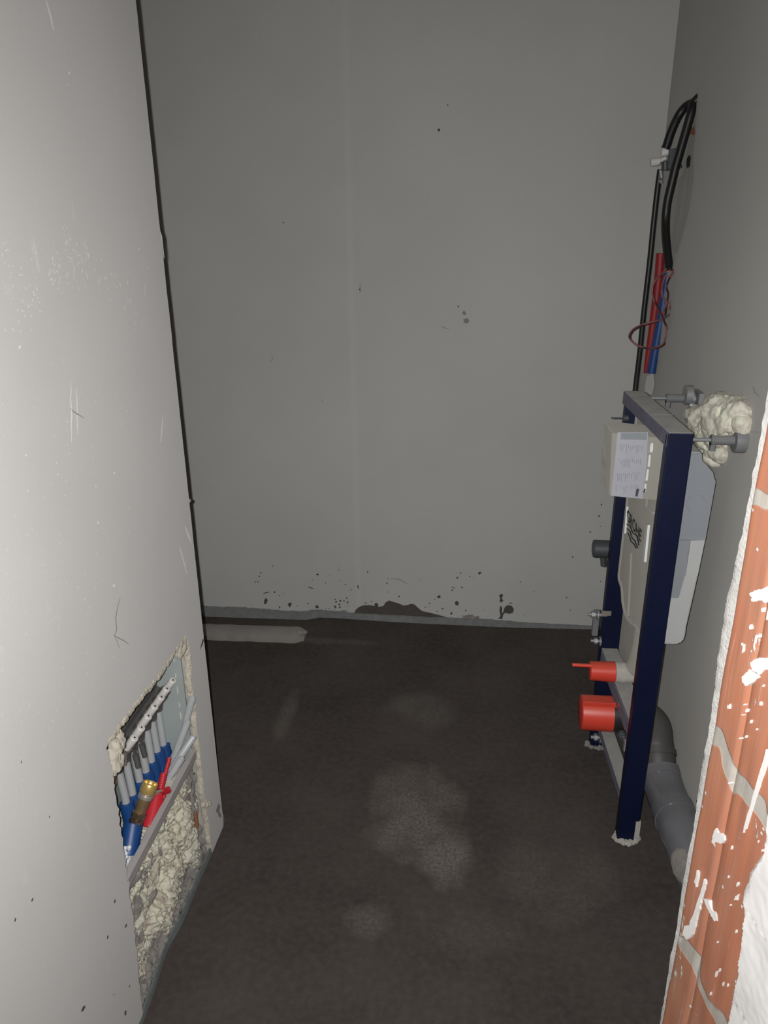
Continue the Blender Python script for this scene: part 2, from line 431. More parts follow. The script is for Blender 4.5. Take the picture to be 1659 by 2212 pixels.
rmark([(1398,812),(1412,806),(1414,830),(1409,852),(1392,852),(1394,830)], 4, .003)
rmark(stroke_pts([(1626,835),(1630,848),(1641,858)], 1.6), 5); rmark(stroke_pts([(1615,932),(1640,934)], 1.5), 5)
rmark(stroke_pts([(1505,1728),(1507,1738),(1505,1745)], 4), 3)
rmark(stroke_pts([(1522,1700),(1519,1722),(1515,1738)], 2.5), 4)
struct(wr.build('wall_right', ['wall_right', 'patch', 'clay', 'hole', 'scratch', 'pencil']))

# left wall: board with the torn opening down to the floor
def L(px, py, x=XL): return at(px, py, 0, x)
YE = 1.645
right_edge = [(409,1392),(411,1420),(414,1450),(413,1475),(417,1500),(420,1525),(424,1545),(425,1570),(428,1592),(432,1620),(434,1650),(438,1680),(440,1710),(444,1730),(447,1750),(450,1775),(453,1800),(456,1822)]
top_edge = [(242,1585),(252,1575),(258,1562),(270,1550),(281,1534),(290,1520),(303,1506),(311,1492),(326,1478),(338,1462),(350,1446),(362,1428),(372,1412),(379,1398),(390,1391),(396,1376),(404,1374)]
left_edge = [(306,2205),(308,2180),(303,2150),(301,2110),(298,2070),(293,2030),(291,2000),(285,1965),(281,1935),(278,1905),(273,1888),(272,1860),(268,1835),(265,1805),(258,1780),(256,1750),(250,1722),(247,1690),(243,1660),(237,1640),(231,1615),(234,1598)]
def jag(pts, amp=.0035, n=4):
    P = [L(x, y) for x, y in pts]; out = []
    for i in range(len(P)-1):
        for k in range(n):
            q = P[i].lerp(P[i+1], k/n); out.append((q.y+random.uniform(-amp, amp), max(0, q.z+random.uniform(-amp, amp))))
    out.append((P[-1].y, P[-1].z)); return out
hole = [(y, z) for y, z in jag(left_edge)]
hole = [(hole[0][0], 0.0)]+hole[1:]+jag(top_edge)+jag(right_edge)
hole.append((hole[-1][0], 0.0))
edge_y = [(YE+0.002*noise.noise(V((0, 0, z*9)))+0.0012*noise.noise(V((3, 0, z*60))), z) for z in [i*0.02 for i in range(int(H/0.02)+1)]]
edge_y[0] = (YE-0.004, 0)
outer = [(-1.2, 0.0)]+hole+edge_y+[(-1.2, H)]
def board(outline, xa, xb, mb, mi=0, miside=1):
    bm = bmesh.new()
    vs = [bm.verts.new((xa, y, z)) for y, z in outline]
    f = bm.faces.new(vs)
    r = bmesh.ops.extrude_face_region(bm, geom=[f])
    nv = [g for g in r['geom'] if isinstance(g, bmesh.types.BMVert)]
    for v in nv: v.co.x = xb
    bm.normal_update()
    bmesh.ops.triangulate(bm, faces=[g for g in bm.faces if len(g.verts) > 4])
    bm.verts.index_update()
    for g in bm.faces:
        n = g.normal
        mb.add([v.co.copy() for v in g.verts], [tuple(range(len(g.verts)))], mi if abs(n.x) > 0.9 else miside)
    bm.free()
wl = MB(); board(outer, XL, XL-0.013, wl)
BX = XL-0.013
# masonry behind the board
for lo, hi in (((-0.80, -1.2, 0), (BX, 1.06, H)), ((-0.80, 1.555, 0), (BX, YE-.003, H)), ((-0.80, 1.06, 0.70), (BX, 1.555, H)), ((-0.86, 1.06, 0), (-0.80, YE-.003, .70))):
    wl.box(lo, hi, 2)
def lmark(pts, mi, th=0.0007):
    top = [L(x, y, XL+th) for x, y in pts]; bot = [L(x, y, XL-.001) for x, y in pts]
    n = len(top); wl.add(top+bot, [tuple(range(n))]+[(i, (i+1) % n, (i+1) % n+n, i+n) for i in range(n)], mi)
lmark(stroke_pts(wiggle((153,826),(155,955),14,.8), 2.6), 3); lmark(stroke_pts(wiggle((166,840),(168,938),12,.8), 2.4), 3)
lmark(stroke_pts(wiggle((99,0),(117,66),6,1), 4), 3)
lmark(stroke_pts([(152,882),(160,890),(170,896),(182,903)], 2), 4)
lmark(stroke_pts([(260,1290),(254,1310),(250,1335),(252,1360),(248,1372),(258,1400)], 1.6), 4)
lmark(stroke_pts([(245,1372),(256,1378),(268,1384),(278,1392)], 2), 4)
for x, y, r in ((212,1129,2.6),(246,1265,3.2),(150,158,3),(300,539,2),(148,183,1.5),(247,1022,2),(125,1025,1.6),(43,750,3),(56,983,2),(207,1050,1.6),(60,1060,1.6)):
    lmark(blob_pts(x, y, r*.7, r*1.3, .3, 8, .3), 3)
random.seed(11)
def scatter(cx_, cy_, sx, sy, n, ln=10):
    for _ in range(n):
        x = random.gauss(cx_, sx); y = random.gauss(cy_, sy); a = random.gauss(1.35, .55); l_ = random.uniform(2, ln)
        if x > 320 or x < 3: continue
        lmark(stroke_pts([(x, y), (x+math.cos(a)*l_*.5+random.uniform(-1, 1), y+math.sin(a)*l_*.5), (x+math.cos(a)*l_, y+math.sin(a)*l_)], random.uniform(.8, 1.7)), 3)
scatter(155, 560, 20, 30, 44, 16); scatter(130, 590, 14, 20, 16, 10); scatter(250, 600, 40, 20, 24, 10); scatter(25, 600, 22, 50, 34, 10); scatter(300, 670, 20, 35, 26, 9); scatter(60, 660, 20, 25, 20, 9)
scatter(160, 1100, 90, 220, 90, 4); scatter(130, 1500, 70, 170, 40, 4)
lmark([(354,560),(349,520),(346,498),(350,510),(355,555)], 3); lmark(stroke_pts([(352,900),(350,925),(347,955)], 3), 3)
lmark(stroke_pts([(400,1137),(408,1160),(413,1172)], 5), 3); lmark(stroke_pts([(388,1180),(396,1210),(404,1240)], 3), 3)
for x, y, r, rot in ((248,1947,3.2,.2),(272,2000,3.2,.25),(233,2024,3,.2),(33,1987,3,.2),(180,2179,5,.5),(271,2188,4,.1),(280,2130,2,.2),(246,2148,1.4,0),(107,1764,1.8,.3),(70,1944,3,.4),(46,1646,2,0),(419,1671,2,.6)):
    lmark(blob_pts(x, y, r*.55, r*1.5, rot, 9, .2), 5)
lmark([(472,1735),(476,1742),(474,1752),(479,1764),(474,1766),(470,1756),(466,1752),(469,1744)], 4)
lmark([(441,1382),(438,1392),(433,1402),(431,1408),(434,1395),(438,1380)], 5)
for px, py, ln in ((20,1470,520),): lmark(stroke_pts([(15,1480),(60,1640),(100,1860),(140,1960)], 3), 0)
struct(wl.build('wall_left', ['wall_left', 'cream', 'mortarp', 'scratch', 'pencil', 'spot']))

# alcove beyond the left wall
m = MB(); m.box((-1.75, YE-.003, 0), (-1.65, 3.0, H)); struct(m.build('wall_alcove', 'wall_back'))
m = MB(); m.box((-1.75, YE-.12, 0), (-.80, YE-.004, H)); struct(m.build('wall_side', 'wall_back'))

# clay block jamb of the opening, right foreground
JSC = 1.2
FP = V((0.240*JSC, 0.650*JSC, 0)); JD = V((math.sin(math.radians(14)), -math.cos(math.radians(14)), 0)); JN = V((-JD.y, JD.x, 0))
JN = V((-math.cos(math.radians(14)), -math.sin(math.radians(14)), 0))
JW = 0.20
def jam(px, py, off=0.0): return at_plane(px, py, FP+JN*off, JN)
def brick_mat():
    n = NT('clay block wall')
    x, y, z = n.xyz()
    st = n.mapping((30, 30, 1.2))
    streak = n.noise(2.2, 6, st)
    c = n.mix(n.ramp(n.noise(7, 5), [(0.3, 0.0), (0.7, 1.0)]), (0.37, 0.130, 0.068), (0.31, 0.148, 0.092))
    c = n.mix(n.math('MULTIPLY', n.ramp(streak, [(0.45, 0.0), (0.65, 1.0)]), 0.45), c, (0.28, 0.13, 0.09))
    c = n.mix(n.math('MULTIPLY', n.ramp(n.noise(4, 7, st, 0.7), [(0.60, 0.0), (0.70, 1.0)]), 0.5), c, (0.58, 0.46, 0.40))
    # mortar beds, wandering
    w = n.noise(10, 2)
    zz = n.math('ADD', z, n.math('MULTIPLY', n.math('SUBTRACT', w, 0.5), 0.13))
    k = n.math('DIVIDE', n.math('SUBTRACT', zz, MZ), MSTEP)
    fr = n.math('ABSOLUTE', n.math('SUBTRACT', k, n.math('ROUND', k)))
    bed = n.ramp(fr, [(0.030, 1.0), (0.036, 0.0)])
    c = n.mix(bed, c, n.mix(n.noise(60, 5), (0.28, 0.255, 0.22), (0.38, 0.35, 0.31)))
    # white plaster smears
    sm = n.mapping((1, 1, 0.55))
    sp = n.ramp(n.noise(20, 7, sm, 0.6), [(0.635, 0.0), (0.65, 1.0)])
    dots = n.ramp(n.voronoi(38), [(0.07, 1.0), (0.09, 0.0)])
    wh = n.math('MAXIMUM', sp, dots)
    c = n.mix(wh, c, (0.48, 0.46, 0.43))
    n.color(c)
    h = n.math('ADD', n.math('MULTIPLY', streak, 0.5), n.math('ADD', n.math('MULTIPLY', bed, -0.4), n.math('MULTIPLY', wh, 0.6)))
    n.bump(h, 0.5, 0.004)
    return n.set(0.55, 0, 0.4)
zA, zB, zC = jam(1640, 1080).z, jam(1545, 1650).z, jam(1478, 2060).z
MSTEP = (zA-zC)/2; MZ = zC
M['brick'] = brick_mat()
jm = MB()
NS, NZ = 40, 520
def jpt(s, z, off=0.0):
    r = 0.012                       # rounded arris of the block
    o = off
    if s < r: o -= (r-math.sqrt(max(0, r*r-(r-s)**2)))*0.8
    kk = (z-MZ)/MSTEP; fr = abs(kk-round(kk))
    o += 0.0012*noise.noise(V((s*60, z*9, 0)))+0.0018*noise.noise(V((s*14, z*14, 5)))
    # shallow key grooves running up the block
    o -= 0.003*max(0, 1-abs(s-0.055)/0.006)
    p = FP+JD*s+JN*o
    return V((p.x, p.y, z))
ss = [0, .001, .002, .004, .006, .009, .012]+[0.012+(JW-0.012)*i/NS for i in range(1, NS+1)]
vs = []; fs = []
for j in range(NZ+1):
    z = H*j/NZ
    for s in ss: vs.append(jpt(s, z))
w_ = len(ss)
for j in range(NZ):
    for i in range(w_-1): fs.append((j*w_+i, j*w_+i+1, (j+1)*w_+i+1, (j+1)*w_+i))
jm.add(vs, fs)
q0, q1 = FP+JN*-0.0096, FP+JD*JW
jm.add([(q0.x, q0.y, 0), (1.5, q0.y, 0), (1.5, q1.y, 0), (q1.x, q1.y, 0), (q0.x, q0.y, H), (1.5, q0.y, H), (1.5, q1.y, H), (q1.x, q1.y, H)],
       [(0,1,5,4),(1,2,6,5),(2,3,7,6),(4,5,6,7)])
jo = struct(jm.build('wall_front', 'brick', smooth=True))
# plaster coat on the room side of the jamb: its broken edge
rp = MB(); prev = None; N = 520
vs = []; fs = []
def lipx(z):
    v = noise.noise(V((0, 0, z*7+1.3)))*0.5+noise.noise(V((2, 0, z*23)))*0.35+noise.noise(V((4, 0, z*90)))*0.2
    return v
for j in range(N+1):
    z = H*j/N; v = lipx(z)
    big_ = 0.009*max(0, math.sin((z-0.99)*7.5)) if 0.99 < z < 1.36 else 0
    a = FP.x+0.003-0.005*v-big_*(0.3+0.4*v)
    th = 0.0055+0.006*noise.noise(V((8, 0, z*12)))+0.010*math.exp(-((z-1.18)/.10)**2)+0.006*math.exp(-((z-.97)/.06)**2)
    for (x, y) in ((a+.006, FP.y-.005), (a, FP.y+.0015), (a-.0015, FP.y+.0015+th*.5), (a+.001, FP.y+.001+th), (1.4, FP.y+.001+th), (1.4, FP.y-.005)):
        vs.append(V((x, y+.0008*noise.noise(V((x, y, z))*80), z)))
for j in range(N):
    for i in range(6):
        a = j*6+i; b = j*6+(i+1) % 6
        fs.append((a, b, b+6, a+6))
rp.add(vs, fs)
o = part(rp, 'plaster_coat', 'lipplaster', jo, smooth=True); o['label'] = 'broken white plaster edge'
# plaster spread over the near side of the jamb
bd = [(1716,1420),(1690,1500),(1672,1600),(1655,1780),(1650,1838),(1632,1862),(1617,1885),(1612,1905),(1603,1925),(1610,1960),(1606,1990),(1603,2030),(1597,2060),(1598,2095),(1588,2120),(1580,2150),(1574,2190),(1570,2230),(1540,2500)]
bl = []
for i in range(len(bd)-1):
    for k in range(10):
        t = k/10; bl.append((bd[i][0]+(bd[i+1][0]-bd[i][0])*t+random.uniform(-1.8, 1.8), bd[i][1]+(bd[i+1][1]-bd[i][1])*t))
np_ = MB(); vs = []; fs = []; K = 26
for (px, py) in bl:
    e = jam(px, py, 0.004); s0 = (e-FP).dot(JD)
    for k in range(K+1):
        s = s0+(JW+.004-s0)*k/K if s0 < JW else s0+0.0001*k
        th = 0.001+0.009*min(1, k/3)*(1+0.35*noise.noise(V((s*25, e.z*20, 0)))+.08*noise.noise(V((s*120, e.z*90, 3))))
        p = FP+JD*s+JN*th
        vs.append(V((p.x, p.y, e.z)))
for j in range(len(bl)-1):
    for k in range(K): fs.append((j*(K+1)+k, j*(K+1)+k+1, (j+2-1)*(K+1)+k+1, (j+1)*(K+1)+k))
np_.add(vs, fs)
random.seed(17)
for (pts) in ([(1618,1281),(1632,1276),(1648,1270),(1668,1264),(1668,1298),(1655,1302),(1642,1296),(1628,1300)], [(1620,1432),(1632,1423),(1648,1420),(1664,1424),(1664,1446),(1650,1448),(1640,1458),(1626,1452)],
              [(1602,1462),(1618,1446),(1634,1452),(1640,1462),(1626,1474),(1610,1482),(1604,1474)], [(1541,1796),(1546,1790),(1551,1800),(1562,1806),(1565,1816),(1556,1822),(1546,1818),(1540,1824),(1537,1816)],
              [(1521,1900),(1524,1905),(1520,1925),(1513,1945),(1510,1962),(1503,1985),(1499,2005),(1493,2020),(1484,2030),(1474,2020),(1478,2000),(1488,1998),(1498,1972),(1512,1930)],
              [(1519,1940),(1530,1946),(1538,1968),(1546,1972),(1549,1988),(1542,1990),(1534,1975),(1526,1958)], [(1655,1620),(1659,1640),(1640,1700),(1612,1790),(1605,1800),(1608,1780),(1632,1700)],
              [(1618,1352),(1622,1350),(1624,1358),(1619,1360)], [(1604,1393),(1608,1390),(1606,1408),(1602,1410)], [(1571,1525),(1576,1521),(1575,1530),(1571,1531)], [(1659,1310),(1664,1330),(1655,1340)],
              [(1588,1935),(1594,1932),(1592,1944),(1586,1944)], [(1500,1905),(1504,1880),(1508,1882),(1503,1915)]):
    jp = []
    for i_ in range(len(pts)):
        a_, b_ = pts[i_], pts[(i_+1) % len(pts)]
        for k_ in range(4): jp.append((a_[0]+(b_[0]-a_[0])*k_/4+random.uniform(-1.1, 1.1), a_[1]+(b_[1]-a_[1])*k_/4+random.uniform(-1.6, 1.6)))
    P = [jam(x, y, .0022) for x, y in jp]; Q = [p-JN*.016 for p in P]; n = len(P)
    np_.add(P+Q, [tuple(range(n))]+[(i, (i+1) % n, (i+1) % n+n, i+n) for i in range(n)])
for _ in range(60):
    x = random.uniform(1500, 1650); y = random.uniform(1300, 2200)
    if x < 1655-(y-960)*.135: continue
    r = random.uniform(.8, 2.4); P = [jam(a, b, .0018) for a, b in blob_pts(x, y, r*.8, r*random.uniform(1, 3), .2, 7, .4)]; Q = [p-JN*.012 for p in P]; n = 7
    np_.add(P+Q, [tuple(range(n))]+[(i, (i+1) % n, (i+1) % n+n, i+n) for i in range(n)])
q = FP+JD*(JW+.004)
np_.box((q.x-.0105, q.y-.012, 0), (1.5, q.y+.002, H))
o = part(np_, 'plaster_smear', 'whiteplaster', jo, smooth=True); o['label'] = 'white plaster spread over the clay blocks'

# ------------------------------------------------------------------ edge strips and batten
es = MB(); vs = []; fs = []
tops = [(436,1311),(500,1313),(560,1316),(620,1322),(665,1322),(690,1319),(720,1322),(765,1326),(840,1330),(930,1335),(1000,1337),(1060,1340),(1120,1345),(1200,1350),(1290,1354),(1320,1356)]
bots = [(436,1332),(500,1334),(560,1336),(620,1338),(665,1339),(690,1334),(720,1335),(765,1338),(840,1343),(930,1348),(1000,1351),(1060,1354),(1120,1356),(1200,1358),(1290,1360),(1320,1361)]
n_ = 0
for i in range(len(tops)-1):
    for k in range(12):
        t = k/12
        tx = tops[i][0]+(tops[i+1][0]-tops[i][0])*t; ty = tops[i][1]+(tops[i+1][1]-tops[i][1])*t
        by = bots[i][1]+(bots[i+1][1]-bots[i][1])*t
        a = back(tx, ty+random.uniform(-.7, .7), 0.010); zt = max(a.z, .01)
        g = at(tx, by, 2, 0.0); y = min(g.y, yb(a.x)-.012); y = max(y, yb(a.x)-.05)
        for (yy, z) in ((y, -.002), (y+.002, zt*.5), (yb(a.x)-.010, zt), (yb(a.x)-.003, zt+.001), (yb(a.x)-.002, -.002)):
            vs.append(V((a.x, yy, z)))
        n_ += 1
# carry the strip on behind the left wall
first = [v.copy() for v in vs[:5]]
vs = [V((-1.60, v.y, v.z)) for v in first]+vs; n_ += 1
for j in range(n_-1):
    for i in range(4): fs.append((j*5+i, j*5+i+1, (j+1)*5+i+1, (j+1)*5+i))
es.add(vs, fs)
solo(es, 'edge_strip', 'felt', 'grey felt expansion strip along the foot of the rear wall', 'strip', smooth=True)

fl_ = MB(); vs = []; fs = []
sp_ = [(486,1757),(485,1772),(478,1790),(470,1810),(462,1832),(452,1856),(444,1874),(434,1896),(424,1920),(412,1950),(402,1975),(393,1995),(381,2018),(368,2040),(360,2056),(352,2078),(345,2102),(337,2128),(328,2155),(318,2182),(308,2210),(294,2250),(270,2330)]
P3 = [at(x, y, 2, 0.0) for x, y in sp_]
P3[0] = V((-0.668, 1.672, 0)); 
sm = spline(P3, 6)
for i, p in enumerate(sm):
    t = (sm[min(i+1, len(sm)-1)]-sm[max(i-1, 0)]).normalized(); nn = V((-t.y, t.x, 0))
    if nn.x < 0: nn = -nn
    h_ = 0.015+0.004*noise.noise(V((i*.13, 0, 0)))
    for (o_, z) in ((0.001, -.001), (-.001, h_), (-.007, h_-.001), (-.008, -.001)):
        vs.append(p+nn*o_+V((0, 0, z)))
for j in range(len(sm)-1):
    for i in range(3): fs.append((j*4+i, j*4+i+1, (j+1)*4+i+1, (j+1)*4+i))
fl_.add(vs, fs)
solo(fl_, 'edge_strip', 'feltg', 'wavy green-grey edge foil along the foot of the left wall', 'strip', smooth=True)

bt = MB()
c = [at(440,1384,2,.0), at(655,1388,2,.0), at(663,1357,2,.03), at(440,1346,2,.03)]
A, B_ = V((-1.25, (c[0].y+.05), 0)), V(((c[1].x), c[1].y+.045, 0))
vs = []; fs = []; NB = 60
for i in range(NB+1):
    p = A.lerp(B_, i/NB)
    for j, (dy, z) in enumerate(((-.052, 0), (-.05, .018), (-.03, .028), (.03, .028), (.048, .018), (.05, 0))):
        w = 1 if i < NB-3 else 1-0.12*(i-NB+3)
        vs.append(V((p.x+(0.008*noise.noise(V((j*2.2, 1, 0))) if i == NB else 0), p.y+dy*w+.004*noise.noise(V((p.x*18, j, 0))), z*w+.002*noise.noise(V((p.x*30, j, 4)))*(z > 0))))
for i in range(NB):
    for j in range(5): fs.append((i*6+j, i*6+j+1, (i+1)*6+j+1, (i+1)*6+j))
fs.append(tuple(range(6))); fs.append(tuple(range(NB*6, NB*6+6)))
bt.add(vs, fs)
k = at(650, 1366, 2, .03); lump(bt, (k.x, k.y, .030), (.022, .016, .008), .4, 60, 3)
solo(bt, 'batten', 'wood', 'cement-crusted batten lying on the floor beyond the left wall', 'batten', smooth=True)

# ------------------------------------------------------------------ toilet frame
X0, X1 = 0.433, 0.487
TZ = 1.151
YN, YF = 1.694, 2.092
fr = thing('toilet_frame', 'dark blue steel toilet installation frame with cistern, standing by the right wall', 'toilet frame', (0.46, 1.90, 0))
def slant(z, near):       # the frame leans a little: x at height z
    return 0.0
def post(y0, x0, x1, zb):
    m = MB(); m.box((x0, y0, zb), (x1, y0+.034, TZ-.001)); return m
p1 = part(post(YN, X0, X1, 0.0), 'post', 'blue', fr, bevel=.003)
p2 = part(post(YF, X0-.018, X1-.018, 0.0), 'post', 'blue', fr, bevel=.003)
m = MB()
a0, a1, b0, b1 = V((X0, YN-.001, 0)), V((X1, YN-.001, 0)), V((X0-.022, YF+.036, 0)), V((X1-.022, YF+.036, 0))
zt, zl = TZ, TZ-.036
vs = [V((p.x, p.y, z)) for z in (zl, zt) for p in (a0, a1, b1, b0)]
m.add(vs, [(0,1,2,3),(4,5,6,7),(0,4,7,3),(1,2,6,5),(3,2,6,7),(0,1,5,4)])
for i in range(len(m.v)):
    if m.v[i].y < 1.8: m.v[i].y += .002
tb = part(m, 'top_beam', 'bluedust', fr, bevel=.003)
# small fixing slot and seam on the beam
m = MB(); m.box((X0-.0012, YN+.010, zl+.004), (X0+.001, YN+.018, zl+.028)); part(m, 'slot', 'hole', tb)
m = MB(); m.box((.432, 1.86, TZ-.0005), (.480, 1.862, TZ+.0006)); part(m, 'seam', 'spotgrey', tb)
# mid crossbar and foot rail (channels running from post to post)
def rail(x, z0, w, h, y0=YN+.034, y1=YF, dx=-.018):
    m = MB(); vs = [V((x+(dx if y > 1.9 else 0)+d, y, z)) for z in (z0, z0+h) for (d, y) in ((0, y0), (w, y0), (w, y1), (0, y1))]
    m.add(vs, [(0,1,2,3),(4,5,6,7),(0,4,7,3),(1,2,6,5),(3,2,6,7),(0,1,5,4)]); return m
part(rail(.436, .362, .048, .008), 'crossbar', 'bluedust', fr, bevel=.002)
part(rail(.436, .318, .006, .044), 'crossbar', 'bluedust', fr, bevel=.002)
part(rail(.440, .098, .040, .030), 'foot_rail', 'bluedust', fr, bevel=.002)
# red edge beside the drain is a reflection, modelled below as a red rod
def foot(x, y, big=1.0):
    m = MB()
    for k in range(16):
        a = k*0.41; lump(m, (x+.029*math.cos(a)*random.uniform(.8, 1.05), y+.016*math.sin(a), .005), (random.uniform(.007, .011)*big, .008*big, random.uniform(.006, .011)*big), .8, 70, 3, seed=k)
    return m
random.seed(5)
o = part(foot(.460, YN+.012), 'mortar_collar', 'mortarp', p1); o['label'] = 'crumbs of pale mortar round the foot'
o = part(foot(.438, YF+.012, .8), 'mortar_collar', 'mortar', p2)
m = MB(); m.box((X1-.010, YN-.0015, .012), (X1+.003, YN+.005, .075))
o = part(m, 'mortar_smear', 'mortarp', p1)
# small clips and bolts on the far post
def bolt(px, py, y, ln=.05, r=.011, parent=p2):
    e = at(px, py, 1, y); m = MB()
    m.tube([e, e+V((ln, 0, 0))], r*.45, 12); m.tube([e+V((.010, 0, 0)), e+V((.020, 0, 0))], r, 6); m.tube([e+V((.026, 0, 0)), e+V((.030, 0, 0))], r*1.5, 14)
    return part(m, 'bolt', 'galv', parent, smooth=True)
bolt(1270, 1327, 2.08, .055, .011); bolt(1276, 1384, 2.10, .05, .010); bolt(1276, 1592, 2.06, .05, .012)
m = MB(); e = at(1305, 1325, 1, 2.075); m.box(e-V((.008, .002, .006)), e+V((.020, .002, .008))); part(m, 'clip', 'nickel', p2)
m = MB(); e = at(1288, 1345, 1, 2.12); m.box(e-V((.010, .004, .045)), e+V((.008, .012, .04))); part(m, 'bracket', 'greypl', p2, bevel=.002)
m = MB(); e = at(1360, 1610, 1, 1.74); m.box(e-V((.014, .003, .02)), e+V((.010, .012, .012))); part(m, 'clip', 'galv', p1, bevel=.002)
m = MB(); m.tube([at(1347, 903, 1, 2.06), at(1357, 903, 1, 2.06)], .009, 12); m.tube([at(1320, 903, 1, 2.06), at(1349, 903, 1, 2.06)], .002, 8); part(m, 'bolt', 'greydk', p2, smooth=True)

# wall brackets: threaded rod, grey sleeve, round foot against the wall
def bracket(y, z, x0, sl0, sl1, rd, cut=False):
    m = MB(); m.tube([(x0, y, z), (sl0+.004, y, z)], .0045, 12)
    b = part(m, 'threaded_rod', 'galv', fr, smooth=True)
    m = MB(); m.tube([(sl0, y, z), (sl0+.004, y, z), (sl0+.005, y, z), (sl1, y, z)], [.0125, .0125, .0105, .0105], 20)
    m.box((sl0, y-.006, z-.024), (sl0+.010, y+.006, z-.006))
    part(m, 'sleeve', 'greypl', b, smooth=True)
    m = MB(); m.tube([(sl1, y, z), (sl1+.004, y, z), (XR-.001, y, z)], [rd*.93, rd, rd], 28)
    part(m, 'wall_foot', 'greypl' if not cut else 'galv', b, smooth=True)
    return b
bracket(1.722, 1.129, .485, .532, .581, .028)
b2 = bracket(2.105, 1.137, .465, .520, .572, .016, True)
m = MB(); m.tube([(.565, 2.10, 1.148), (.583, 2.10, 1.148)], .026, 20); m.tube([(.574, 2.07, 1.130), (.601, 2.06, 1.112)], .010, 10); m.tube([(.583, 2.06, 1.116), (.583, 2.08, 1.095)], .008, 6)
m.box((.592, 2.06, 1.12), (.604, 2.12, 1.16))
part(m, 'clamp', 'galv', b2, smooth=True)

# cistern
ct = MB()
OUT = [(1.745,1.10),(2.085,1.10),(2.085,.615),(2.075,.606),(2.03,.603),(2.015,.592),(2.00,.575),(1.965,.563),(1.93,.562),(1.87,.577),(1.81,.60),(1.745,.602)]
n = len(OUT)
ct.add([(.445, y, z) for y, z in OUT]+[(.482, y, z) for y, z in OUT], [tuple(range(n)), tuple(range(n, 2*n))]+[(i, (i+1) % n, (i+1) % n+n, i+n) for i in range(n)])
cis = part(ct, 'cistern', 'beige', fr, bevel=.003)
# raised rims and ribs of the beige front
m = MB()
def frib(pts, w=.004, x=.443, r=.004):
    P = [at(px, py, 0, x) for px, py in pts]; m.tube(P, r, 8)
m.tube([V((.444, y-.004 if y > 1.8 else y, z+.004)) for y, z in OUT[1:]], .0045, 8)
frib([(1364,1195),(1361,1260),(1357,1330)], r=.003); frib([(1398,1100),(1420,1120),(1418,1140)], r=.003)
frib([(1408,960),(1400,1060),(1396,1095),(1412,1108)], r=.003)
part(m, 'rib', 'beige', cis, smooth=True)
for a, b, w in (((1397,1132),(1389,1212),4.4), ((1352,1092),(1347,1150),2.2)):
    m = MB()
    q = [(a[0]-w/2, a[1]), (a[0]+w/2, a[1]+2), (b[0]+w/2, b[1]+2), (b[0]-w/2, b[1])]
    t = [at(x, y, 0, .4395) for x, y in q]; u = [p+V((.006, 0, 0)) for p in t]
    m.add(t+u, [(0,1,2,3),(0,1,5,4),(1,2,6,5),(2,3,7,6),(3,0,4,7)])
    o = part(m, 'trim_strip', 'whitepl', cis); o['label'] = 'white raised strip'
# emblem: name and three waves
cu = bpy.data.curves.new('lettering', 'FONT'); cu.body = 'GROHE'; cu.size = 1.0; cu.align_x = 'LEFT'
to = bpy.data.objects.new('lettering_src', cu); COL.objects.link(to)
bpy.context.view_layer.update()
dg = bpy.context.evaluated_depsgraph_get()
tm = bpy.data.meshes.new_from_object(to.evaluated_get(dg))
xs = [v.co.x for v in tm.vertices]; ys = [v.co.y for v in tm.vertices]
bx0, bx1, by0, by1 = min(xs), max(xs), min(ys), max(ys)
gt, gb = at(1354, 1099, 0, .4385), at(1355, 1124, 0, .4385)      # first letter
et, eb = at(1386, 1147, 0, .4385), at(1383, 1171, 0, .4385)      # last letter
m = MB(); vs = []
for v in tm.vertices:
    s = (v.co.x-bx0)/(bx1-bx0); t = (v.co.y-by0)/(by1-by0)
    lo = gb.lerp(eb, s); hi = gt.lerp(et, s)
    p = lo.lerp(hi, t); vs.append(V((.4385, p.y, p.z)))
m.add(vs, [list(p.vertices) for p in tm.polygons])
back_ = [v+V((.004, 0, 0)) for v in vs]
bpy.data.objects.remove(to)
# thicken the strokes a little
for dy, dz in ((0, -.0012), (0, .0012), (.0016, 0), (-.0016, 0)):
    m.add([v+V((.0002, dy, dz)) for v in vs], [list(p.vertices) for p in tm.polygons])
em = part(m, 'lettering', 'ink', cis); em['label'] = 'black lettering GROHE'
m = MB()
for path in ([(1354,1132),(1360,1136),(1364,1144),(1367,1151),(1375,1157),(1378,1167),(1380,1178)],
             [(1354.5,1142),(1361,1148),(1363,1155),(1366,1163),(1371,1168),(1374,1175),(1377,1183)],
             [(1356,1151),(1360,1159),(1363,1169),(1369,1175),(1374,1184)]):
    P = [at(x, y, 0, .4392) for x, y in path]; m.tube(spline(P, 5), .0015, 8)
o = part(m, 'wave_emblem', 'ink', cis, smooth=True); o['label'] = 'three black wavy lines'
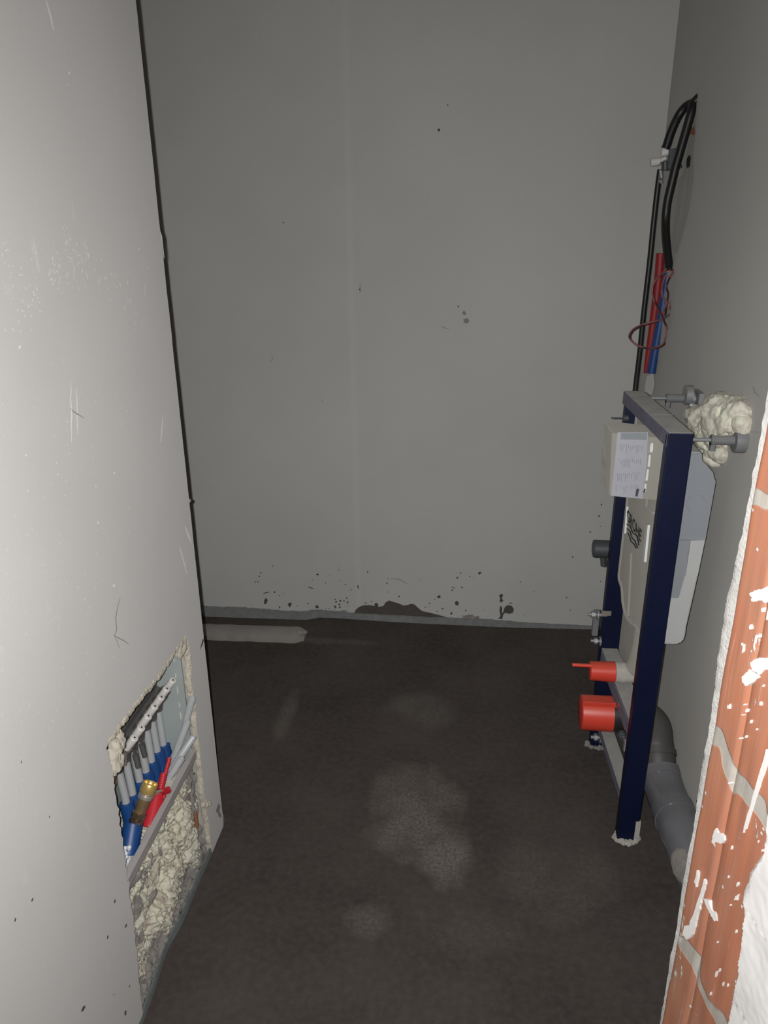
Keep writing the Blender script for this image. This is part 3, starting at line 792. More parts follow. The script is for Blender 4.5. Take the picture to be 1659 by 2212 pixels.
# side of the insulated tank behind the post
m = MB(); YS = 1.722
side = [(1480,975),(1517,978),(1518,996),(1530,1008),(1542,1022),(1543,1030),(1547,1040),(1525,1165),(1507,1250),(1500,1282),(1483,1356),(1481,1372),(1478,1382),(1472,1389),(1463,1392.5),(1453,1393),(1431,1392)]
pr = [at(x, y, 1, YS) for x, y in side]
fr_ = [V((p.x, YS, p.z)) for p in pr]; bk = [V((p.x, 2.05, p.z)) for p in pr]
fr_[0].x = fr_[-1].x = .47; bk[0].x = bk[-1].x = .47
n = len(fr_)
m.add(fr_+bk, [tuple(range(n)), tuple(range(n, 2*n))]+[(i, (i+1) % n, (i+1) % n+n, i+n) for i in range(n)])
tk = part(m, 'tank', 'tankwhite', cis, bevel=.004)
def sidepatch(pts, name, mat, th, lab=None, y=YS):
    m = MB(); P = [at(x, yy, 1, y-th) for x, yy in pts]; Q = [V((p.x, y+.001, p.z)) for p in P]; n = len(P)
    m.add(P+Q, [tuple(range(n))]+[(i, (i+1) % n, (i+1) % n+n, i+n) for i in range(n)])
    o = part(m, name, mat, tk)
    if lab: o['label'] = lab
    return o
sidepatch([(1440,976),(1516,980),(1517,997),(1525,1003),(1541,1023),(1542,1031),(1546,1041),(1524,1166),(1450,1166)], 'upper_shell', 'tank', .0015, 'greyish upper shell')
sidepatch([(1455,1167),(1491,1167),(1479,1245),(1466,1292),(1440,1292)], 'side_plate', 'tank', .003)
sidepatch([(1492,1168),(1523,1167),(1507,1245),(1481,1245)], 'side_pad', 'tankwhite', .005, 'white pad')
m = MB(); e = at(1503, 1088, 1, YS); m.tube([e+V((0, -.003, 0)), e+V((0, .002, 0))], [.021, .023], 28); part(m, 'boss', 'tank', tk, smooth=True)
# inspection shaft, wrapped in a printed sheet
bx = MB()
A8 = [at(1322,936,1,1.772), at(1440,948,1,1.772), at(1427,1083,1,1.772), at(1316,1072,1,1.772)]
A8[1].x = .45; A8[2].x = .45
B8 = [p+V((0, .118, 0)) for p in A8]
bx.add(A8+B8, [(0,1,2,3),(4,5,6,7),(0,1,5,4),(1,2,6,5),(2,3,7,6),(3,0,4,7)])
sh = part(bx, 'inspection_shaft', 'beige', fr, bevel=.004)
def onbox(px, py, th=.001): return at(px, py, 1, 1.772-th)
def bpatch(pts, name, mat, th=.001, lab=None, par=None):
    m = MB(); groups = pts if isinstance(pts[0][0], (tuple, list)) else [pts]
    for g in groups:
        P = [onbox(x, y, th) for x, y in g]; Q = [onbox(x, y, -.001) for x, y in g]; n = len(P)
        m.add(P+Q, [tuple(range(n))]+[(i, (i+1) % n, (i+1) % n+n, i+n) for i in range(n)])
    o = part(m, name, mat, par or sh)
    if lab: o['label'] = lab
    return o
sheet = bpatch([(1334,934),(1400,934),(1397,1000),(1388,1078),(1320,1071),(1328,1000)], 'printed_sheet', 'labelw', .0012, 'white sheet with small grey print')
hat = []
for k in range(14): 
    x = 1345+k*3.9; hat.append([(x, 936), (x+1.9, 936), (x+1.3, 949), (x-.6, 949)])
bpatch([(1341,935),(1398,935),(1397,951),(1340,949)], 'header', 'tank', .0016, None, sh)
bpatch(hat, 'header_bars', 'labelgg', .002, None, sh)
tx = []
random.seed(3)
for (ya, yc) in ((958, 982), (989, 1011), (1018, 1040), (1046, 1066)):
    for k in range(12):
        x = 1340+k*4.2-(ya-958)*.11; a = random.uniform(0, 6); b = random.uniform(6, yc-ya)
        tx.append([(x, ya+a), (x+1.2, ya+a), (x+1.0, ya+b), (x-.2, ya+b)])
bpatch(tx, 'print_lines', 'labelg', .002, None, sh)
bpatch([[(1375,1056),(1381,1056),(1377,1073),(1372,1072)], [(1391,1056),(1395,1056),(1393,1064),(1389,1064)]], 'print_block', 'greydk', .0022, None, sh)
bpatch([[(1406,958),(1411,957),(1411,970),(1409,977),(1404,977),(1404,968)], [(1402,983),(1406,983),(1404,1008),(1399,1008)], [(1398,1014),(1402,1014),(1399,1038),(1394,1038)], [(1393,1045),(1397,1045),(1395,1062),(1391,1062)]], 'tab', 'whitepl', .002, 'small white tabs')
# ragged foil on the far side of the shaft
m = MB(); P = []
for k in range(11):
    t = k/10; x = .338-.012*abs(noise.noise(V((k*.9, 0, 0)))); z = 1.122-(.155)*t
    P.append((x, 1.80+.006*math.sin(k*2.1), z)); P.append((x-.007, 1.885, z))
fs = [(2*k, 2*k+1, 2*k+3, 2*k+2) for k in range(10)]
m.add(P, fs); o = part(m, 'foil', 'mortarp', sh); o.modifiers.new('s', 'SOLIDIFY').thickness = .001
# flush pipe to the wall-hung bowl
m = MB()
ec = at(1340, 1452, 1, 1.90)
m.tube(spline([(.478, 1.855, .62), (.478, 1.862, .52), (.477, 1.885, .45), (.470, 1.90, ec.z+.006), (.452, 1.90, ec.z), (.440, 1.90, ec.z)], 6), .0255, 24)
pl_ = [(1344,1262),(1344,1289),(1337,1325),(1336,1400),(1341,1433),(1364,1446),(1400,1440),(1400,1262)]
P_a = [at(x, y, 0, .486) for x, y in pl_]; n = len(P_a)
m2 = MB(); m2.add(P_a+[p+V((.03, 0, 0)) for p in P_a], [tuple(range(n)), tuple(range(n, 2*n))]+[(i, (i+1) % n, (i+1) % n+n, i+n) for i in range(n)])
part(m2, 'tank_underside', 'beige', cis, bevel=.004)
fp = part(m, 'flush_pipe', 'beige', fr, smooth=True)
m = MB()
xs_ = [at(1328,1452,1,1.90).x, at(1365,1452,1,1.90).x]
m.tube([(xs_[0], 1.9, ec.z), (xs_[0]+.012, 1.9, ec.z), (xs_[0]+.0121, 1.9, ec.z), (xs_[0]+.026, 1.9, ec.z), (xs_[0]+.0261, 1.9, ec.z), (xs_[1]+.01, 1.9, ec.z)], [.0275, .0275, .029, .029, .027, .027], 28)
part(m, 'collar', 'mortarp', fp, smooth=True)['label'] = 'pale ribbed collar'
m = MB(); xa = at(1273,1452,1,1.90).x
m.tube([(xa, 1.9, ec.z), (xa+.0015, 1.9, ec.z), (xa+.003, 1.9, ec.z), (xs_[0]-.001, 1.9, ec.z)], [.024, .0265, .0265, .029], 32)
t0 = at(1236, 1436, 1, 1.885); m.tube([t0, V((xa+.004, 1.885, t0.z))], .0052, 12)
part(m, 'pipe_cap', 'red', fp, smooth=True)['label'] = 'red cap with a thin tail'

# ------------------------------------------------------------------ grey drain pipe with its red cap
dp = thing('drain_pipe', 'thick grey drain pipe bending down to the floor behind the blue frame', 'pipe', (.54, 1.6, 0))
XC = .540
cz = at(1290, 1540, 1, 1.90).z
def ctr(px, py, x=XC): return at(px, py, 0, x)
rough_ = [(.47, 1.90, cz), (.505, 1.90, cz), (.530, 1.892, cz-.004), (.540, 1.87, cz-.014)]
pts = [V(rough_[0]), V(rough_[1]), V(rough_[2]), V(rough_[3])]
def seg(path, rad, name, mat, lab=None, n=32):
    m = MB(); m.tube(path, rad, n); o = part(m, name, mat, dp, smooth=True)
    if lab: o['label'] = lab
    return o
R1 = .047; R2 = .0565
D = [V((.478, 1.90, cz)), V((.515, 1.899, cz-.004)), V((.545, 1.893, cz-.028)), V((.553, 1.875, cz-.070)), V((.555, 1.842, cz-.100)), ctr(1424, 1668, .556),
     ctr(1440, 1716, .562), ctr(1455, 1752, .564), ctr(1473, 1796, .566), ctr(1490, 1838, .570), ctr(1512, 1885, .575), ctr(1545, 1935, .58)]
D[10].z -= .01; D[11].z -= .02
sp = spline(D, 6)
def cut(a, b): return sp[int(a*6):int(b*6)+1]
def sleeve(path, r, lip=.0025):       # pipe length with a rolled socket lip at both ends
    n = len(path); return [r+(lip if i in (0, 1, n-2, n-1) else 0) for i in range(n)]
seg(cut(0, 5), R1, 'pipe_section', 'pipedk', 'dusty dark upper length')
seg(cut(3.5, 3.9), R1+.004, 'socket_ring', 'pipedk')
seg(cut(4.7, 5.0), R1+.003, 'seal', 'rubber', 'black rubber seal')
seg(cut(4.95, 5.6), R2, 'socket', 'pipe'); 
seg(cut(5.5, 7.2), R2-.003, 'elbow', 'pipe')
seg(cut(7.0, 7.5), R2+.001, 'socket', 'pipe')
seg(cut(7.4, 11), R2-.001, 'elbow', 'pipe')
m = MB(); NA, NR = 28, 6; vs = []
for r_ in range(NR+1):
    for a_ in range(NA):
        w_a = 2*math.pi*a_/NA; q_ = r_/NR*(1+.22*noise.noise(V((math.cos(w_a)*1.7, math.sin(w_a)*1.7, 2)))+.10*noise.noise(V((math.cos(w_a)*6, math.sin(w_a)*6, 2))))
        u_ = 60+3.6*q_*math.sin(w_a); k_ = int(u_); pc = sp[k_].lerp(sp[min(k_+1, len(sp)-1)], u_-k_); th_ = .55+.62*q_*math.cos(w_a)
        vs.append(pc+V((-math.cos(th_), 0, math.sin(th_)))*(R2+(.003 if r_ < NR else -.002)+.0008*noise.noise(pc*150)))
fs = [(r_*NA+a_, r_*NA+(a_+1) % NA, (r_+1)*NA+(a_+1) % NA, (r_+1)*NA+a_) for r_ in range(1, NR) for a_ in range(NA)]
fs.append(tuple(range(NA, 2*NA)))
m.add(vs, fs)
part(m, 'mortar_dab', 'mortar', dp, smooth=True)['label'] = 'smear of grey mortar'
m = MB(); xa, xb = at(1253,1540,1,1.9).x, at(1321,1540,1,1.9).x
RC = .0505
m.tube([(xa, 1.9, cz), (xa+.002, 1.9, cz), (xa+.004, 1.9, cz), (xb-.004, 1.9, cz), (xb, 1.9, cz)], [RC*.90, RC*.97, RC*.98, RC, RC*1.01], 40)
cap = part(m, 'pipe_cap', 'red', dp, smooth=True); cap['label'] = 'large red cap'
m = MB(); m.box((xa-.001, 1.868, cz+RC-.008), (xb+.018, 1.878, cz+RC+.006)); m.box((xa+.004, 1.878, cz+RC-.006), (xb-.004, 1.908, cz+RC+.002))
part(m, 'grip', 'red', cap, bevel=.0015)
m = MB(); m.tube([(xb, 1.9, cz), (xb+.01, 1.9, cz), (xb+.011, 1.9, cz), (xb+.055, 1.9, cz)], [.049, .049, .046, .046], 32)
part(m, 'rubber_sleeve', 'rubber', dp, smooth=True)
m = MB(); a = at(1336, 1519, 1, 1.845); b = at(1352, 1577, 1, 1.80)
m.tube([a, b], .0045, 8); part(m, 'red_reflection', 'redpipe', dp, smooth=True)  # thin red rod standing in for a reflection beside the drain
m = MB()
for k in range(4): 
    a = k*.7-.4; lump(m, (.452+.004*k, 1.845+.006*math.cos(k), cz-.040-.008*math.sin(a)), (.013, .011, .012), .5, 60, 3, seed=k*2)
part(m, 'mortar_crumb', 'greydk', dp)

# grey stub of pipe beyond the far post
m = MB(); a = at(1281, 1185, 1, 2.16); 
m.tube([a, a+V((.002, 0, 0)), V((.50, a.y, a.z))], [.024, .0265, .0265], 28); m.tube([a+V((-.001, 0, 0)), a+V((.001, 0, 0))], .020, 24)
m.tube([a+V((.03, 0, -.02)), a+V((.035, 0, -.055))], .008, 12)
solo(m, 'pipe_stub', 'greydk', 'short dark grey pipe stub poking out past the far post of the blue frame', 'pipe', smooth=True)

# ------------------------------------------------------------------ cables, sleeves and valve on the right wall
m = MB()
P = [V((XR+.02, 2.545, 1.905))]+[at(*q) for q in ((1498,222,1,2.56), (1483,229,1,2.58), (1469,245,1,2.59), (1457,268,1,2.59), (1447,293,1,2.59), (1441,312,1,2.59), (1437,322,1,2.59))]
m.tube(spline(P, 6), .0125, 18)
co = solo(m, 'conduit', 'black', 'short black conduit curving from the wall hole down to the valve', 'conduit', smooth=True)
m = MB()
P = [at(*q) for q in ((1426,366,1,2.62), (1420,410,1,2.62), (1412,480,1,2.62), (1404,560,1,2.62), (1397,620,1,2.62), (1389,690,1,2.62), (1382,760,1,2.62), (1372,843,1,2.62), (1366,905,1,2.6))]
m.tube(spline(P, 5), .0085, 16)
solo(m, 'conduit', 'black', 'long thin black conduit running straight down from the valve to behind the blue frame', 'conduit', smooth=True)
m = MB()
P = [V((XR+.02, 2.52, 1.915))]+[at(*q) for q in ((1499,222,1,2.53), (1494,240,1,2.52), (1484,275,1,2.52), (1474,310,1,2.52), (1466,338,1,2.52), (1459,362,1,2.52), (1450,400,1,2.52), (1442,435,1,2.52), (1438,470,1,2.52), (1438,505,1,2.54), (1441,540,1,2.56), (1446,582,1,2.58))]
m.tube(spline(P, 6), .0125, 18)
solo(m, 'conduit', 'black', 'long black conduit hanging from the wall hole to the loose wires', 'conduit', smooth=True)
m = MB(); 
m.tube([at(1436,286,1,2.585)+V((.0,0,0)), at(1446,289,1,2.585)], .0035, 8)
for k in range(3): pass
vt = thing('wall_valve', 'small pale valve with dark clamp hanging among the black conduits', 'valve', tuple(at(1440, 350, 1, 2.60)))
e = at(1437, 333, 1, 2.595)
m = MB(); m.tube([e+V((-.012, 0, .004)), e+V((.022, 0, .008))], .011, 16); part(m, 'body', 'whitepl', vt, smooth=True)
m = MB(); m.tube([e+V((-.004, 0, .012)), e+V((.002, 0, .030))], [.013, .010], 16); part(m, 'socket', 'capw', vt, smooth=True)
c = at(1415, 351, 1, 2.58)
m = MB(); m.tube([c-V((.013, 0, 0)), c+V((.012, 0, .003))], [.012, .0115], 18); m.tube([c+V((.010, 0, .003)), c+V((.030, 0, .012))], .006, 12); part(m, 'knob', 'capw', vt, smooth=True)
m = MB(); a = at(1456, 345, 1, 2.56); m.box(a-V((.016, .010, .026)), a+V((.014, .012, .030)))
m.tube([at(1437,348,1,2.6), at(1437,368,1,2.6)], .011, 14); m.tube([at(1462,348,1,2.56), at(1469,364,1,2.56)], .008, 10)
m.box(at(1447,358,1,2.6)-V((.010, .006, .014)), at(1447,358,1,2.6)+V((.010, .006, .010)))
part(m, 'clamp', 'greydk', vt, bevel=.002)
m = MB(); m.tube([at(1427,368,1,2.58), at(1429,385,1,2.58)], .005, 10); m.tube([at(1426,388,1,2.58), at(1430,396,1,2.58)], [.007, .004], 12)
part(m, 'screw', 'galv', vt, smooth=True)

def flatstrip(p, name, mat, lab, w, d=.012):
    m = MB(); vs = []; 
    for q in p: vs += [q+V((-.002, -w/2, 0)), q+V((-.002-d, -w/4, 0)), q+V((-.002-d, w/4, 0)), q+V((-.002, w/2, 0))]
    fs = [(4*i+k, 4*i+(k+1) % 4, 4*i+4+(k+1) % 4, 4*i+4+k) for i in range(len(p)-1) for k in range(4)]+[(0,1,2,3), tuple(range(4*len(p)-4, 4*len(p)))]
    m.add(vs, fs); return solo(m, name, mat, lab, 'sleeve', smooth=True, bevel=.002)
m = MB(); P = [at(1427,547,1,2.69), at(1423,600,1,2.69), at(1416,660,1,2.69), at(1408,720,1,2.69), at(1400,770,1,2.69), at(1394,806,1,2.69)]
m.tube(spline(P, 4), [.0145-(.008*(i/20)**3) for i in range(21)], 16)
solo(m, 'wall_sleeve', 'redpipe', 'red pipe sleeve standing in the wall chase', 'sleeve', smooth=True)
m = MB(); P = [at(1451,530,1,2.63), at(1446,570,1,2.63), at(1437,630,1,2.63), at(1428,690,1,2.63), at(1417,750,1,2.63), at(1407,806,1,2.63)]
m.tube(spline(P, 4), .0145, 16)
m.tube([at(1456,521,1,2.63), at(1452,535,1,2.63)], [.005, .012], 12)
solo(m, 'wall_sleeve', 'bluepipe', 'blue pipe sleeve in the wall chase beside the red one', 'sleeve', smooth=True)
# loose wires
def W(pts, mat, lab, r=.0028, y=2.54, yy=None):
    m = MB(); P = []
    for i, (x, z) in enumerate(pts): P.append(at(1330+x*.1808, 480+z*.1808, 1, y+.02*math.sin(i*1.3)))
    m.tube(spline(P, 7), r, 8); return m
wt = thing('loose_wires', 'loose pink and brown wires looping out of the long conduit end', 'wires', tuple(at(1440, 720, 1, 2.54)))
w1 = [(600,560),(560,610),(520,640),(450,740),(435,840),(465,950),(520,1060),(570,1170),(600,1260),(595,1370),(570,1450),(500,1490),(380,1500),(270,1475),(190,1420),(160,1360),(200,1285),(290,1235),(400,1200),(500,1175),(580,1150),(640,1090),(655,1040),(640,980),(615,940)]
part(W(w1, 0, 0), 'wire', 'wirepink', wt, smooth=True)
part(W([(x+9, z+9) for x, z in w1[3:20]], 0, 0, y=2.533), 'wire', 'wiredk', wt, smooth=True)
part(W([(640,560),(690,580),(660,640),(620,720),(610,790),(628,860),(612,950),(605,1040),(590,1110),(560,1160)], 0, 0, .003), 'wire', 'wiredk', wt, smooth=True)
part(W([(520,625),(600,595),(688,577),(650,650),(600,640),(560,740),(550,820),(565,900),(600,950),(600,1000),(575,1060),(565,1130)], 0, 0), 'wire', 'wirepink', wt, smooth=True)
part(W([(620,940),(655,1000),(660,1070),(620,1120),(570,1160),(598,1100),(604,1020),(590,960)], 0, 0, .0026), 'wire', 'wiregrey', wt, smooth=True)

# expanding foam on the right wall behind the frame
m = MB()
random.seed(9)
def fl_at(px, py, off): return at(px, py, 0, XR-off)
for (px, py, off, ry, rz, rx) in ((1560,905,.02,.085,.055,.042), (1525,915,.02,.10,.045,.04), (1590,900,.015,.055,.045,.032), (1555,885,.015,.075,.04,.035), (1508,905,.012,.06,.03,.03), (1575,925,.012,.06,.035,.035), (1535,940,.015,.09,.035,.035), (1603,915,.010,.03,.03,.022)):
    c = fl_at(px, py, off); lump(m, (c.x, c.y, c.z), (rx, ry, rz), .30, 21, 5, seed=random.random()*9)
solo(m, 'foam_patch', 'foamwall', 'pale expanding foam blob on the right wall above the white tank', 'foam', smooth=True)
m = MB()
for (px, py, ry, rz) in ((1545,968,.05,.03), (1552,978,.045,.025), (1540,988,.035,.022), (1535,962,.05,.03), (1530,975,.04,.03)):
    c = fl_at(px, py, .008); lump(m, (c.x, c.y, c.z), (.024, ry, rz), .30, 24, 4, seed=px)
solo(m, 'foam_patch', 'foamwall', 'smaller foam lump on the right wall, below the grey wall bracket', 'foam', smooth=True)

# ------------------------------------------------------------------ niche in the left wall
XB = -0.778
cb = thing('manifold_cabinet', 'open grey metal cabinet set into the opening in the left wall', 'cabinet', (-.73, 1.30, .34))
m = MB(); m.box((XB, 1.528, .330), (-.672, 1.533, .690)); part(m, 'end_panel', 'cab', cb)
m = MB(); m.box((XB-.004, 1.075, .330), (XB, 1.533, .690)); part(m, 'back_panel', 'cab', cb)
m = MB(); m.box((XB, 1.075, .686), (-.668, 1.533, .690)); part(m, 'top_panel', 'cab', cb)
m = MB(); m.box((-.676, 1.080, .322), (-.662, 1.533, .346)); m.box((-.690, 1.080, .322), (-.676, 1.533, .326)); part(m, 'lower_rail', 'cabbar', cb, bevel=.001)
m = MB()
for (z, l_) in ((.605, .012), (.56, .010), (.515, .018), (.475, .012), (.44, .020)):
    m = MB(); m.box((-.690, 1.5268, z), (-.688, 1.5285, z+l_)); part(m, 'scratch', 'capw', cb)['label'] = 'short pale scratch'
m = MB(); m.box((-.745, 1.5265, .612), (-.690, 1.5285, .618)); part(m, 'lip', 'greypl', cb)

mf = thing('pipe_manifold', 'dark heating manifold with a row of white capped spindles in the wall opening', 'manifold', (-.73, 1.39, .50))
PC = [(374,1469),(361,1487),(349,1505),(335,1525),(321,1546),(306,1571),(291,1593)]
pd = V((.60, .05, .80)).normalized()
caps_c = [at(x, y, 0, -.690) for x, y in PC]
zc = sum(c.z for c in caps_c)/7
m = MB(); y0 = caps_c[-1].y-.02; y1 = min(caps_c[0].y+.012, 1.526)
MX, MZc = -.741, .520
m.tube([(MX, y0, MZc), (MX, y1, MZc)], .017, 20)
m.box((MX-.018, y0+.01, MZc-.012), (MX+.004, y1-.002, MZc+.030))
part(m, 'bar', 'mani', mf, smooth=True, bevel=.002)
for i, c in enumerate(caps_c):
    c.y = min(c.y, 1.514)
    m = MB(); b0 = c-pd*.050
    m.tube([b0-pd*.012, b0, b0+pd*.001, b0+pd*.016], [.0155, .0155, .0135, .0135], 8)
    m.tube([(MX+.002, c.y, MZc-.010), (MX+.002, c.y, MZc-.030), (MX+.002, c.y, MZc-.046)], [.0125, .0145, .0115], 18)
    if i in (3, 4): m.box((MX+.010, c.y-.018, MZc-.070), (MX+.016, c.y-.010, MZc-.020)); m.tube([(MX+.013, c.y-.014, MZc-.050), (MX+.016, c.y-.014, MZc-.085)], [.007, .006], 10)
    vb = part(m, 'valve_body', 'mani', mf, smooth=True)
    m = MB(); m.tube([c-pd*.036, c-pd*.034, c-pd*.0015, c], [.0085, .0092, .0092, .0078], 24)
    pg = part(m, 'spindle_cap', 'capw', vb, smooth=True); pg['label'] = 'white cap'
    m = MB(); m.tube([c-pd*.001, c+pd*.0006], .0022, 12); part(m, 'spindle_hole', 'hole', vb)
# aged elbow union at the near end
m = MB()
e0 = V((MX, y0, MZc)); 
m.tube(spline([e0+V((0, .004, 0)), e0+V((.006, -.018, .002)), e0+V((.010, -.030, -.010)), e0+V((.010, -.034, -.034))], 5), [.0165, .0185, .017, .015, .018, .019]+[.0145]*10, 22)
m.tube([e0+V((.0, .002, 0)), e0+V((0.002, -.006, 0))], .022, 22)
part(m, 'elbow', 'bronze', mf, smooth=True)
m = MB(); q = e0+V((.004, -.032, -.034))
m.tube([q, q+V((-.002, -.004, -.016)), q+V((-.003, -.005, -.017)), q+V((-.006, -.01, -.045)), q+V((-.006, -.01, -.046)), q+V((-.008, -.012, -.066))], [.017, .0165, .013, .013, .0165, .0155], 8)
part(m, 'union_nut', 'brassd', mf, smooth=True)
m = MB(); q = at(263, 1640, 0, -.715); m.tube([q+V((0, .005, .010)), q+V((0, -.002, -.014))], [.009, .0095], 16); part(m, 'drain_valve', 'nickel', mf, smooth=True)

# seven milky pipes under the valves, each in its blue sleeve
TB = [(273,1737),(287,1719),(302,1690),(316,1670),(328,1648),(340,1626),(353,1612)]
names = ['nearest', 'second nearest', 'third nearest', 'middle', 'third farthest', 'second farthest', 'farthest']
for i, (x, y) in enumerate(TB):
    b = at(x, y, 0, -.740); c = caps_c[6-i]
    m = MB(); m.tube([(MX+.002, c.y, MZc-.045), V((-.740, b.y, b.z+.02)), V((-.738, b.y-.004, b.z-.05))], .0090, 20)
    solo(m, 'heating_pipe', 'pex', 'milky vertical pipe below the manifold, %s of the seven' % names[i], 'pipe', group='milky pipes below the manifold', smooth=True)
    m = MB(); r = .0155
    top = V((-.740, b.y+.001, b.z+.005)); bot = V((-.722, b.y-.016, .255))
    n_r = 26; rr = []; pp = []
    for k in range(n_r+1):
        pp.append(top.lerp(bot, k/n_r)); rr.append(r+(.0012 if k % 2 else 0))
    m.tube(pp, rr, 18)
    solo(m, 'pipe_sleeve', 'blueniche', 'blue corrugated sleeve in the wall opening, %s of the row' % names[i], 'sleeve', group='blue sleeves in a row', smooth=True)
# front blue sleeve carrying the brass fitting
m = MB(); q0 = at(288, 1778, 0, -.706); q1 = at(277, 1848, 0, -.704)
n_r = 18; m.tube([q0.lerp(q1, k/n_r) for k in range(n_r+1)], [.0205+(.0012 if k % 2 else 0) for k in range(n_r+1)], 24)
solo(m, 'pipe_sleeve', 'blueniche', 'wide blue sleeve in front, under the brass fitting', 'sleeve', smooth=True)
bf = thing('brass_fitting', 'brass pipe fitting with an open threaded end, pointing up from the blue sleeve', 'fitting', tuple(at(290, 1785, 0, -.70)))
A_ = at(325, 1693, 0, -.672); Z_ = at(292, 1780, 0, -.700); ax = (A_-Z_)
def P_(t): return Z_+ax*t
L_ = ax.length
m = MB(); m.tube([P_(-.25), P_(.08)], .0092, 20); part(m, 'pipe_end', 'pex', bf, smooth=True)
m = MB(); m.tube([P_(.0), P_(.02), P_(.12), P_(.13), P_(.16), P_(.28), P_(.30)], [.0135, .015, .015, .013, .016, .016, .013], 8); part(m, 'nut', 'bronze', bf, smooth=True)
m = MB(); m.tube([P_(.28), P_(.42), P_(.44), P_(.68)], [.0125, .0125, .014, .014], 24); part(m, 'body', 'brassd', bf, smooth=True)
m = MB(); m.tube([P_(.64), P_(.65), P_(.72), P_(.73), P_(.77), P_(.79)], [.0155, .0165, .0165, .0150, .0165, .0155], 28); part(m, 'ring', 'nickel', bf, smooth=True)
m = MB(); m.tube([P_(.78), P_(.80), P_(1.0), P_(1.02), P_(1.02), P_(.95), P_(.94), P_(.94), P_(.86), P_(.86)], [.0165, .0175, .0175, .0165, .0135, .0130, .0125, .0095, .0090, .001], 32, caps=False, axis=ax); part(m, 'threaded_cup', 'brass', bf, smooth=True)
h = at(351, 1710, 0, -.664); hb = P_(.72)
m = MB(); m.tube([hb, h], .0052, 14); part(m, 'vent', 'nickel', bf, smooth=True)
m = MB(); dr = (h-hb).normalized()
m.tube([h-dr*.004, h+dr*.012], .0075, 8)
for (px, py) in ((362,1706),(345,1718),(354,1722)): 
    e = at(px, py, 0, -.662); m.tube([h+dr*.004, e], [.0045, .0052], 8)
m.tube([at(360,1703,0,-.665), at(364,1711,0,-.658)], .0068, 12)
part(m, 'red_handle', 'redniche', bf, smooth=True)
# red sleeves
for (a, b, r, lab) in (((338,1722),(322,1790),.0195,'wide red sleeve beside the brass fitting'), ((354,1672),(346,1706),.0080,'slim red sleeve behind the red handle'), ((366,1637),(357,1672),.0042,'farthest red sleeve, beside the blue row')):
    m = MB(); q0 = at(*a, 0, -.694); q1 = at(*b, 0, -.692)
    n_r = 18; m.tube([q0.lerp(q1, k/n_r) for k in range(n_r+1)], [r+(.0010 if k % 2 else 0) for k in range(n_r+1)], 20)
    solo(m, 'pipe_sleeve', 'redniche', lab, 'sleeve', smooth=True)
# loose cut pipes leaning up and outward
for (a, b, lab) in (((392,1638),(345,1712),'shortest loose cut pipe, nearest, leaning out of the red sleeves'), ((419,1590),(352,1690),'loose cut pipe with its end beside the torn edge, second nearest'),
                    ((405,1560),(366,1660),'loose cut pipe standing behind the two leaning ones'), ((415,1508),(380,1640),'farthest loose pipe, its end hidden behind the board edge')):
    q0 = at(*a, 0, -.664 if a[0] != 415 else -.672); q1 = at(*b, 0, -.725)
    if q0.y > 1.519: q0 = at(*a, 1, 1.519)
    d = (q0-q1).normalized()
    m = MB(); m.tube([q1, q0-d*.001, q0, q0, q0-d*.006], [.0088, .0088, .0082, .0062, .0060], 22, axis=d)
    solo(m, 'loose_pipe', 'pex', lab, 'pipe', smooth=True)
# strip of board behind the sleeves, beads of polystyrene
m = MB(); random.seed(21)
for _ in range(150):
    q = at(random.uniform(268, 318), random.uniform(1828, 1875), 0, random.uniform(-.71, -.69)); 
    m2 = random.uniform(.003, .0055); bm = bmesh.new(); bmesh.ops.create_icosphere(bm, subdivisions=1, radius=m2)
    m.add([v.co+q for v in bm.verts], [[v.index for v in f.verts] for f in bm.faces]); bm.free()
solo(m, 'polystyrene_beads', 'polystyrene', 'white polystyrene beads packed under the blue sleeves', 'polystyrene', kind='stuff', smooth=True)

# fill under the cabinet: grey mortar with lumps of cured foam over it
def field(name, mat, y0, y1, z0, z1, ny, nz, fx, lab, cat):
    m = MB(); vs = []; fs = []
    for j in range(nz+1):
        for i in range(ny+1):
            y = y0+(y1-y0)*i/ny; z = z0+(z1-z0)*j/nz
            vs.append(V((fx(y, z), y, z)))
    for j in range(nz):
        for i in range(ny):
            a = j*(ny+1)+i; fs.append((a, a+1, a+ny+2, a+ny+1))
    m.add(vs, fs); n = len(m.v)
    rim = [i for i in range(ny+1)]+[j*(ny+1)+ny for j in range(1, nz+1)]+[nz*(ny+1)+i for i in range(ny-1, -1, -1)]+[j*(ny+1) for j in range(nz-1, 0, -1)]
    bk = [V((-.79, vs[i].y, vs[i].z)) for i in rim]
    base = len(m.v); m.v += bk; R_ = len(rim)
    for k in range(R_): m.f.append([rim[k], rim[(k+1) % R_], base+(k+1) % R_, base+k]); m.mi.append(0)
    m.f.append(list(range(base, base+R_))); m.mi.append(0)
    return solo(m, name, mat, lab, cat, smooth=True)
def mort(y, z):
    return min(-.668, -.682+.014*noise.fractal(V((1, y*22, z*22)), .6, 2, 4)+.016*max(0, 1-z/.05))
field('mortar_fill', 'mortar', 1.062, 1.548, 0.0, .30, 90, 60, mort, 'rough grey mortar at the bottom of the wall opening', 'mortar')
random.seed(14)
B = []
def fb(px, py, r, h): 
    q = at(px, py, 0, -.66); B.append((q.y, q.z, r, h))
